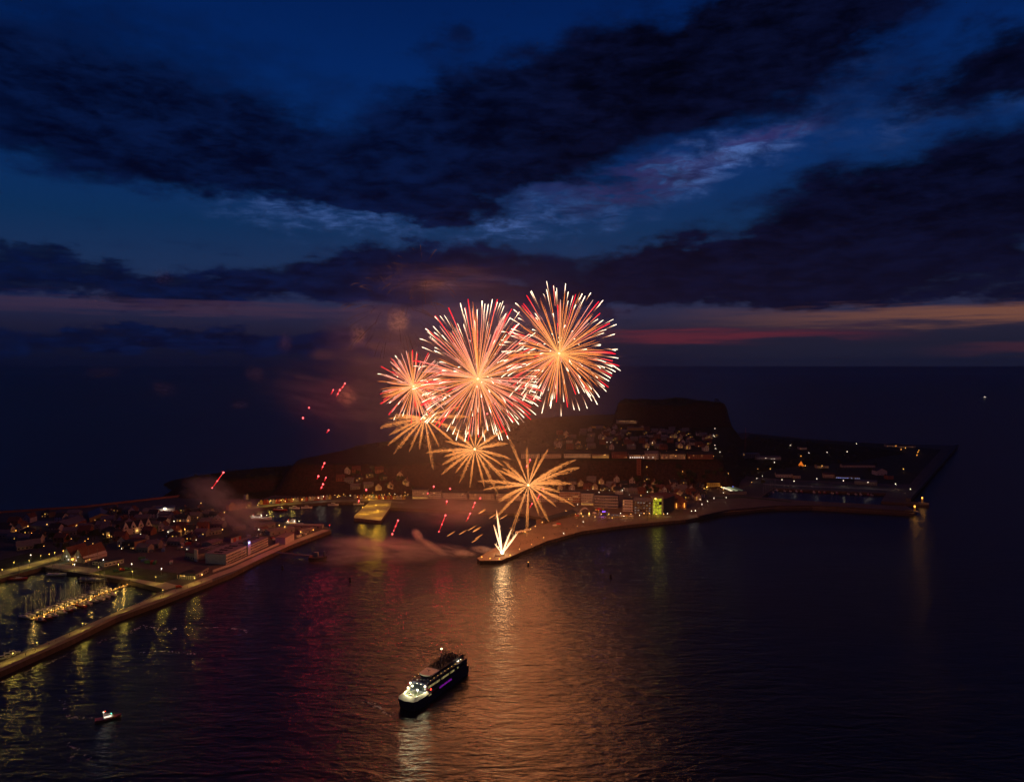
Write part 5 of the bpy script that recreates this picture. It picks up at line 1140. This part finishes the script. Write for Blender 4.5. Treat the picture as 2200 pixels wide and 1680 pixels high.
# hillside scrub: one mass of leaf clumps
r_ = random.Random(11); vs, fs = [], []
def clump(x, y, z, s, n):
    for _ in range(n):
        p = Vector((x + r_.gauss(0, s * .5), y + r_.gauss(0, s * .5), z + abs(r_.gauss(0, s * .4)))); a = Vector((r_.gauss(0, 1), r_.gauss(0, 1), r_.gauss(0, 1))).normalized(); b = a.orthogonal().normalized(); q = s * r_.uniform(.2, .4); k = len(vs)
        vs.extend([p + a * q, p + b * q, p - a * q, p - b * q]); fs.append((k, k + 1, k + 2, k + 3))
cand = np.column_stack([np.random.RandomState(5).uniform(-480, 720, 12000), np.random.RandomState(6).uniform(930, 1900, 12000)]); ch_ = height(cand[:, 0], cand[:, 1]); cn_ = 0
for (x, y), z in zip(cand, ch_):
    if cn_ > 2600: break
    if (6 < z < 43) or z > 52 or (z > 40 and y > 1250 and x < 150):
        clump(x, y, z - .4, r_.uniform(2.0, 4.5), 7); cn_ += 1
sc_o = mobj('hillside_scrub', vs, fs, leaf_a); sc_o['kind'] = 'stuff'; tag(sc_o, 'dark low scrub growing over the cliffs and hill slopes', 'scrub')

# ------------------------------------------------------------------ fireworks: glowing spark trails
w4 = lambda r, g, b: (r, g, b, 1)
tm_or = trail_mat('trail_orange', [(0, w4(1, .42, .12)), (.3, w4(1, .31, .075)), (.75, w4(.80, .20, .045)), (1, w4(.28, .06, .02))], 1.45)
tm_pk = trail_mat('trail_peach', [(0, w4(1, .42, .18)), (.5, w4(1, .26, .17)), (.85, w4(1, .38, .28)), (1, w4(1, .68, .46))], 1.55)
tm_wh = trail_mat('trail_white', [(0, w4(.08, .025, .01)), (.35, w4(.35, .15, .07)), (.7, w4(1, .70, .45)), (1, w4(1, .86, .62))], 3.3)
tm_rd = trail_mat('trail_red', [(0, w4(.9, .22, .10)), (.45, w4(1, .09, .08)), (.75, w4(.9, .012, .03)), (1, w4(.9, .008, .025))], 1.7)
tm_go = trail_mat('trail_gold', [(0, w4(1, .42, .14)), (.25, w4(.9, .29, .075)), (.6, w4(.55, .175, .04)), (1, w4(.26, .085, .02))], 1.35)
tm_gl = trail_mat('gold_glitter', [(0, w4(1, .36, .10)), (.5, w4(.70, .23, .055)), (1, w4(.36, .12, .03))], 1.35)
tm_ft = trail_mat('fountain_white', [(0, w4(1, .80, .5)), (.5, w4(1, .68, .36)), (1, w4(1, .45, .18))], 2.2)
core = emit('burst_core', (1, .66, .24), 5)
FR = random.Random(21)
def trail(name, pts, radii, m, parent, n=4):
    v, f = tube_data(pts, radii, n); me = mesh(name, v, f, m)
    a = me.attributes.new('t', 'FLOAT', 'POINT'); k = len(pts)
    a.data.foreach_set('value', [i // n / (k - 1) for i in range(n * k)])
    return link(bpy.data.objects.new(name, me), parent)
def sph(i, n, jit):
    z = 1 - 2 * (i + .5) / n; ph = i * 2.39996; r = math.sqrt(1 - z * z)
    return Vector((r * math.cos(ph) + FR.gauss(0, jit), r * math.sin(ph) + FR.gauss(0, jit), z + FR.gauss(0, jit))).normalized()
def arc(d, Rr, s0, s1, drop, n=7):
    out = []
    for i in range(n):
        s = s0 + (s1 - s0) * i / (n - 1); q = (1 - math.exp(-1.6 * s)) / (1 - math.exp(-1.6))
        out.append(d * Rr * q - Vector((0, 0, drop * s * s)))
    return out
def taper(n, a, b, end=.25): return [a + (b - a) * i / (n - 1) for i in range(n - 1)] + [b * end]
def shell(px, py, Y, Rpx, n_in, n_out, n_red, label, power, lc, squash=1.0, lrad=42, lift=.2, pk=.35, k_in=(.42, .85)):
    c = PY(px, py, Y); Rr = Rpx * Y / F
    t = thing('firework_burst', label, 'firework', c, 0, 'fireworks over the landing pier')
    def shape(d): d.z *= squash * ((1 + lift * 1.35) if d.z > 0 else (1 - lift * .55)); return d
    for i in range(n_in):
        d = shape(sph(i, n_in, .30)); e = FR.uniform(*k_in)
        trail('spark_trail', arc(d, Rr, .015, e, Rr * FR.uniform(.0, .12)), taper(7, .15, FR.uniform(.18, .44)), tm_pk if FR.random() < pk else tm_or, t)
    for i in range(n_out):
        d = shape(sph(i, n_out, .26)); e = FR.uniform(.78, 1.06); s0 = e - FR.uniform(.28, .52)
        trail('star_trail', arc(d, Rr, s0, e, Rr * FR.uniform(.02, .12)), taper(7, .07, FR.uniform(.26, .50), .6), tm_wh, t)
    for i in range(n_red):
        d = sph(i, n_red, .25); d.y *= .6; d.normalize(); d = shape(d); trail('red_trail', arc(d, Rr, FR.uniform(.1, .5), FR.uniform(.8, .98), Rr * .05), taper(7, .16, FR.uniform(.35, .62), .7), tm_rd, t)
    box('core', core, t, (0, 0, -1.2), (2.4, 2.4, 2.4), shape='ball')
    point_light(t, (0, 0, 0), lc, power, lrad, 'burst_light'); return t
OR, WARM = (1, .30, .09), (1, .5, .24)
shell(1201, 760, 717, 134, 210, 145, 32, 'highest round firework shell of orange rays with white tips at upper right', 960000, OR, .98, lift=.17, pk=.25)
shell(1027, 814, 712, 146, 220, 135, 52, 'largest central firework shell of pink and orange rays with white tips', 900000, OR, 1.02, pk=.6)
shell(888, 830, 730, 84, 170, 18, 20, 'smaller dense firework shell of orange rays on the left', 210000, OR, .95, lift=.06, pk=.55, k_in=(.55, 1.0))
def willow(px, py, Y, Rpx, angs, label, power, lens=None):
    """golden burst: few broad glittering arms"""
    c = PY(px, py, Y); Rr = Rpx * Y / F
    t = thing('golden_burst', label, 'firework', c, 0, 'golden bursts'); 
    for j, a in enumerate(angs):
        L = Rr * (lens[j] if lens else FR.uniform(.62, 1.12)); dp = FR.uniform(-.5, .5)
        d = Vector((math.cos(rad(a)), dp, math.sin(rad(a)))); d.normalize(); L *= 1 / max(.6, math.hypot(d.x, d.z))
        drop = L * .06; wid = L * FR.uniform(.05, .13)
        for q in range(2):
            off = (q - .5) * .05; d2 = Vector((d.x * math.cos(off) - d.z * math.sin(off), d.y, d.x * math.sin(off) + d.z * math.cos(off)))
            trail('gold_trail', arc(d2, L * FR.uniform(.70, 1.0), .01, 1.0, drop), [.12, .24, .30, .30, .26, .18, .06], tm_go, t)
        vs, fs, ts = [], [], []
        for _ in range(260):
            q = .10 + .90 * FR.random() ** .9; s = -math.log(1 - q * (1 - math.exp(-1.6)) * .9999) / 1.6; wq = wid * 1.9 * q ** .9 * max(0.0, 1.01 - q) ** .75
            side = Vector((-d.z, FR.gauss(0, .5), d.x)); p = d * L * q - Vector((0, 0, drop * s * s)) + side * FR.gauss(0, .42) * wq
            ln = FR.uniform(.5, 1.7); e = Vector((FR.choice((-1, 1)) * .3 + d.x * .9, 0, d.z * .9 + FR.gauss(0, .12))).normalized() * ln; u = Vector((0, .12, .16)); k = len(vs)
            vs += [p - e, p + u, p + e, p - u]; fs.append((k, k + 1, k + 2, k + 3)); ts += [s] * 4
        me = mesh('glitter', vs, fs, tm_gl); at_ = me.attributes.new('t', 'FLOAT', 'POINT'); at_.data.foreach_set('value', ts)
        go = link(bpy.data.objects.new('glitter', me), t); go['kind'] = 'stuff'
    box('core', core, t, (0, 0, -1.0), (2.0, 2.0, 2.0), shape='ball'); point_light(t, (0, 0, 0), OR, power, 26, 'burst_light'); return t
willow(1135, 1042, 722, 106, [2, 8, 24, 32, 38, 62, 75, 92, 112, 135, 145, 152, 176, 184, 200, 207, 222, 248, 268, 290, 300, 326, 338, 348], 'largest golden spider burst low above the landing pier', 150000)
willow(1020, 965, 728, 92, [12, 35, 60, 85, 110, 140, 160, 178, 190, 204, 216, 228, 244, 262, 285, 300, 318, 335, 350], 'golden spider burst under the central shell', 110000)
willow(912, 898, 735, 98, [5, 20, 40, 70, 110, 170, 176, 190, 203, 214, 228, 246, 262, 278, 300, 322, 340], 'golden burst with long drooping rays at the left', 100000, None)
# an older shell, almost burnt out
tm_fd = trail_mat('trail_fading', [(0, w4(.05, .02, .015)), (.5, w4(.30, .10, .07)), (1, w4(.55, .20, .13))], .22)
for fx, fy, fr, n_f, la in ((850, 660, 125, 70, 'faded reddish firework shell dissolving at upper left'), (905, 590, 90, 40, 'almost burnt out firework high above the left shell')):
    fo = thing('fading_burst', la, 'firework', PY(fx, fy, 740), 0, 'fading fireworks')
    for i in range(n_f):
        d = sph(i, n_f, .3); e = FR.uniform(.6, 1.0); trail('faint_trail', arc(d, fr * 740 / F, e - FR.uniform(.2, .5), e, fr * .15), taper(7, .15, .34), tm_fd, fo, 3)
# fountain on the pier tip
ft = thing('pier_fountain', 'white golden fountain of sparks shooting from the pier tip', 'firework', P(1079, 1189, Q0)); K = 717 / F
for ex, ey, wd in ((1067, 1098, .95), (1061, 1128, .8), (1063, 1168, .55), (1098, 1138, .8), (1112, 1145, .9), (1107, 1150, .7), (1104, 1156, .6)):
    dx_, dz_ = (ex - 1079) * K, (1189 - ey) * K; pts = [(dx_ * s + .0, 0, dz_ * (1.05 * s - .05 * s * s)) for s in (0, .15, .3, .5, .7, .85, 1)]
    trail('spark_jet', pts, [.5 * wd, .75 * wd, .95 * wd, 1.0 * wd, .9 * wd, .6 * wd, .15], tm_ft, ft, 6)
    for _ in range(8):
        s = FR.uniform(.35, .95); p = Vector((dx_ * s, 0, dz_ * s)); trail('spark_whisker', [p, p + Vector((FR.uniform(-1.6, 2.2), 0, FR.uniform(1, 4)))], [.22, .05], tm_ft, ft, 3)
box('core', emit('fountain_core', (1, .85, .55), 9), ft, (0, 0, -.4), (3.4, 3.4, 3.4), shape='ball'); point_light(ft, (0, -1, 9), (1, .58, .24), 18000, 3, 'fountain_light')
rk = thing('launch_rack', 'low rack of firework mortars at the pier tip', 'rack', P(1075, 1194, Q0 + .02), .25); box('frame', wood, rk, (0, 0, 0), (9, 1.6, .5))
for i in range(9): box('mortar_tube', dark_m, rk, (-4 + i, 0, .5), (.45, .45, 1.1), shape='cyl')
# loose falling embers
for i, (x, y) in enumerate(((1037, 1098), (1025, 1137), (1015, 1134), (970, 1146), (995, 1143), (1022, 1160), (1030, 1152), (1060, 1108), (1083, 1110))):
    e_ = thing('falling_ember', 'short golden ember drifting down beside the pier fountain', 'ember', PY(x, y, 712), 0, 'falling embers'); trail('ember_trail', [(-4.5, 0, -2.6), (-1.5, 0, -.9), (1.5, 0, 1.0), (4.0, 0, 2.6)], [.15, .75, .8, .2] if i in (0, 1) else [.1, .4, .45, .1], tm_go, e_)
# red flares
tm_fl = trail_mat('flare_red', [(0, w4(1, .01, .02)), (.6, w4(1, .02, .03)), (1, w4(1, .12, .10))], 2.0); fl_c = emit('flare_core', (1, .10, .10), 5)
flares = [((456, 1048), (480, 1015), 1.0, 9000), ((690, 1010), (697, 995), .9, 9000), ((681, 1030), (684, 1023), 1.0, 9000), ((697, 1034), (700, 1026), .8, 3000), ((688, 1053), (694, 1040), 1.0, 8000), ((786, 1056), (787, 1052), .9, 1500), ((770, 1081), (771, 1076), .8, 1500),
          ((846, 1140), (855, 1118), .9, 3500), ((841, 1150), (843, 1147), .9, 1500), ((931, 1050), (932, 1045), .9, 1800), ((967, 1053), (967, 1050), .9, 1500), ((958, 1085), (960, 1077), .9, 1800), ((943, 1142), (957, 1107), .9, 4500), ((918, 1062), (919, 1060), .6, 500),
          ((1014, 1096), (1020, 1080), .8, 1200), ((1001, 1121), (1010, 1103), .8, 1800), ((1029, 1074), (1032, 1070), .7, 700), ((711, 848), (716, 838), .7, 1500), ((722, 853), (730, 838), .9, 2500), ((732, 838), (741, 824), .9, 2500), ((650, 901), (651, 898), 1.0, 3500), ((663, 878), (664, 876), .8, 1200), ((701, 931), (706, 924), .7, 1000),
          ((1137, 995), (1139, 988), .8, 700), ((1130, 1006), (1132, 1001), .8, 700), ((1062, 870), (1063, 867), .8, 700), ((1046, 892), (1047, 889), .8, 700), ((1152, 1077), (1160, 1062), .7, 900), ((1137, 1092), (1143, 1082), .7, 700), ((1165, 1055), (1167, 1050), .6, 500)]
for i, (a, b, s, pw) in enumerate(flares):
    A, B = PY(*a, 715), PY(*b, 715); where = 'over the hillside left' if a[0] < 720 and a[1] > 980 else ('high on the left above the dark sea' if a[1] < 940 and a[0] < 800 else ('falling over the harbour basin' if a[0] < 1050 else 'inside the golden bursts'))
    t = thing('red_flare', 'red glowing flare ' + where, 'flare', A, 0, 'red flares ' + where); v = B - A; n_ = 6
    trail('flare_trail', [v * (i_ / (n_ - 1)) for i_ in range(n_)], [.05, .15, .22, .28, .24, .2], tm_fl, t, 5)
    box('flare_star', fl_c, t, v - Vector((0, 0, .8 * s)), (1.7 * s,) * 3, shape='ball')
    if v.length > 6: box('flare_star', fl_c, t, v * .45 - Vector((0, 0, .6 * s)), (1.2 * s,) * 3, shape='ball')
    if v.length > 10: box('flare_star', fl_c, t, -Vector((0, 0, .5 * s)), (1.1 * s,) * 3, shape='ball')
    point_light(t, v * .6, (1, .03, .05), pw * 1.8, 1.6, 'flare_light')

# ------------------------------------------------------------------ smoke: real scattering volumes
def smoke_mat(name, dens, freq, thr, col=(.85, .82, .82), stretch=(1, 1, 1)):
    m, t = new_mat(name); o = t.nodes.new('ShaderNodeOutputMaterial'); v = t.nodes.new('ShaderNodeVolumePrincipled'); v.inputs['Color'].default_value = (*col, 1); v.inputs['Anisotropy'].default_value = .1
    tcn = t.nodes.new('ShaderNodeTexCoord'); ln = t.nodes.new('ShaderNodeVectorMath'); ln.operation = 'LENGTH'; t.links.new(tcn.outputs['Object'], ln.inputs[0])
    fall = E(t, ln.outputs['Value']).smooth(.0, 1.0, 1.0, 0.0)
    if freq:
        mp = t.nodes.new('ShaderNodeMapping'); mp.inputs['Scale'].default_value = stretch; t.links.new(tcn.outputs['Object'], mp.inputs[0])
        oi = t.nodes.new('ShaderNodeObjectInfo'); ad = t.nodes.new('ShaderNodeVectorMath'); ad.operation = 'ADD'; t.links.new(mp.outputs[0], ad.inputs[0]); t.links.new(oi.outputs['Location'], ad.inputs[1])
        fall = fall * (E(t, noise(t, ad.outputs[0], freq, 3, .6, .4).outputs['Fac'])).smooth(thr, thr + .3)
    t.links.new((fall * dens).s, v.inputs['Density']); t.links.new(v.outputs[0], o.inputs['Volume']); return m
SM = {'faint': smoke_mat('smoke_faint', .026, 3.4, .40, stretch=(1, 1, 1.3)), 'thin': smoke_mat('smoke_thin', .011, 1.6, .30), 'wisp': smoke_mat('smoke_wisp', .06, 2.6, .38, stretch=(1, 1, 1.6)), 'sheet': smoke_mat('smoke_sheet', .0045, 3.2, .36, stretch=(.8, .8, 1.6)), 'veil': smoke_mat('smoke_veil', .006, 3.0, .34, stretch=(.6, .6, 2.0)), 'bank': smoke_mat('smoke_bank', .075, 2.2, .34, stretch=(.8, .8, 1.4)), 'thick': smoke_mat('smoke_thick', .24, 1.5, .30), 'air': smoke_mat('smoke_air', .0011, 0, 0)}
b = bmesh.new(); bmesh.ops.create_icosphere(b, subdivisions=3, radius=1.0); sv = [tuple(v.co) for v in b.verts]; sf = [tuple(v.index for v in f.verts) for f in b.faces]; b.free()
def smoke(kind, px, py, Y, rx, ry, rz, tilt, label):
    o = mobj('smoke_cloud', sv, sf, SM[kind]); o.location = PY(px, py, Y); k = Y / F; o.scale = (rx * k, ry, rz * k); o.rotation_euler = (0, -rad(tilt), 0); o['kind'] = 'stuff'
    return tag(o, label, 'smoke')
smoke('bank', 830, 1180, 700, 175, 38, 30, -5, 'low mauve smoke bank drifting over the harbour mouth')
smoke('wisp', 985, 1186, 705, 75, 16, 16, -12, 'pinkish smoke drifting from the pier tip')
smoke('bank', 745, 1200, 690, 95, 30, 20, 4, 'dim mauve smoke bank beside the left quay tip')
smoke('thick', 1000, 1190, 708, 34, 10, 10, -8, 'warm smoke rolling left from the pier tip')
smoke('thick', 930, 1175, 706, 50, 9, 9, -33, 'curling pale smoke plume rising left of the pier tip')
smoke('thick', 897, 1150, 706, 20, 9, 12, -50, 'pale smoke puff at the top of the curling plume')
smoke('thick', 1040, 1181, 712, 36, 10, 9, -8, 'dense warm smoke around the launch rack')
smoke('wisp', 790, 1165, 690, 60, 18, 14, -10, 'mauve smoke tongue left of the plume')
smoke('bank', 520, 1105, 745, 75, 40, 42, -35, 'violet smoke over the quay and hut row')
smoke('bank', 450, 1060, 800, 70, 40, 40, -25, 'violet smoke under the left red flare')
smoke('wisp', 855, 690, 735, 34, 22, 34, 0, 'orange lit smoke puff left of the central shell')
smoke('faint', 690, 762, 740, 38, 22, 18, 0, 'small orange smoke puff over the dark sea')
smoke('faint', 548, 803, 745, 30, 20, 22, -20, 'far drifting smoke puff on the left')
smoke('faint', 612, 735, 745, 18, 20, 32, 0, 'thin upright smoke puff on the left')
smoke('veil', 790, 735, 735, 140, 45, 130, 0, 'reddish smoke haze left of the shells')
smoke('sheet', 930, 600, 735, 220, 45, 50, 0, 'faint smoke layer above the shells')
smoke('thin', 975, 1095, 735, 150, 40, 45, 0, 'brown smoke over the inner basin')
smoke('veil', 700, 850, 740, 190, 45, 90, -12, 'dim mauve smoke sheet drifting left of the bursts'); smoke('wisp', 770, 720, 738, 22, 20, 30, 0, 'upright orange smoke column left of the small shell'); smoke('wisp', 745, 850, 738, 34, 20, 30, -20, 'reddish smoke puff by the high red flares'); smoke('faint', 930, 612, 735, 70, 20, 16, 0, 'pale flat smoke wisp above the central shell')
smoke('faint', 515, 870, 745, 22, 20, 12, 0, 'small drifting smoke puff low over the sea'); smoke('faint', 350, 835, 750, 36, 20, 22, -20, 'dim smoke puff far to the left'); smoke('faint', 215, 640, 760, 55, 20, 28, 10, 'dim brownish smoke puff high at the far left'); smoke('faint', 350, 595, 760, 24, 20, 26, 0, 'small brown smoke puff high on the left'); smoke('faint', 220, 800, 760, 50, 20, 18, 0, 'faint smoke trail far left near the horizon')
smoke('air', 1010, 880, 720, 430, 150, 390, 0, 'thin lit firework haze round all the bursts')

# ------------------------------------------------------------------ foam on the water
m, t = new_mat('sea_foam'); o_ = t.nodes.new('ShaderNodeOutputMaterial'); b_ = t.nodes.new('ShaderNodeBsdfDiffuse'); b_.inputs[0].default_value = (.62, .62, .60, 1); tr = t.nodes.new('ShaderNodeBsdfTransparent'); mx = t.nodes.new('ShaderNodeMixShader')
g_ = t.nodes.new('ShaderNodeNewGeometry'); fn = E(t, noise(t, g_.outputs['Position'], .35, 6, .7, .6).outputs['Fac']).smooth(.50, .66); t.links.new(fn.s, mx.inputs[0]); t.links.new(tr.outputs[0], mx.inputs[1]); t.links.new(b_.outputs[0], mx.inputs[2]); t.links.new(mx.outputs[0], o_.inputs[0]); foam = m
def foam_strip(pts, w, label):
    c = [P(x, y, .06) for x, y in pts]; vs = []
    for i in range(len(c)):
        d = (c[min(i + 1, len(c) - 1)] - c[max(i - 1, 0)]).normalized(); n = Vector((-d.y, d.x, 0)) * (w / 2 * R.uniform(.5, 1.2)); vs += [c[i] + n, c[i] - n]
    o = mobj('foam', vs, [(2 * i, 2 * i + 1, 2 * i + 3, 2 * i + 2) for i in range(len(c) - 1)], foam); o['kind'] = 'stuff'; tag(o, label, 'foam')
foam_strip([(205, 1381), (240, 1370), (280, 1358), (305, 1345), (345, 1352), (380, 1349)], 5, 'broken foam line off the breakwater')
foam_strip([(440, 1348), (470, 1347), (500, 1349), (525, 1352), (535, 1362)], 2.2, 'thin curling foam line on the red lit water')
foam_strip([(0, 1467), (40, 1452), (90, 1430), (130, 1412), (165, 1396)], 4, 'foam along the foot of the breakwater')
foam_strip([(130, 1500), (142, 1513), (138, 1530), (150, 1540), (185, 1542), (215, 1541)], 2.4, 'bent foam wake behind the small launch')
foam_strip([(135, 1645), (150, 1632), (160, 1620), (168, 1608), (150, 1600), (143, 1597)], 3, 'foam streak at the near left water')
foam_strip([(180, 1622), (190, 1628), (188, 1640)], 2.4, 'small foam patch at the near left water'); foam_strip([(845, 1535), (820, 1525), (800, 1510), (780, 1505)], 4, 'foam beside the ferry bow'); foam_strip([(300, 1402), (350, 1398), (420, 1405)], 2.5, 'faint foam line on the dark left water')

# ------------------------------------------------------------------ sea haze: softens the far water and the horizon
m, t = new_mat('sea_haze'); o_ = t.nodes.new('ShaderNodeOutputMaterial'); v_ = t.nodes.new('ShaderNodeVolumePrincipled'); v_.inputs['Color'].default_value = (.80, .86, 1.0, 1); v_.inputs['Density'].default_value = .000032; v_.inputs['Anisotropy'].default_value = .2
t.links.new(v_.outputs[0], o_.inputs['Volume'])
vs, fs = [], []; add_box(vs, fs, -14000, 14000, -600, 16000, -4, 330)
hz = mobj('haze', vs, fs, m); hz['kind'] = 'stuff'
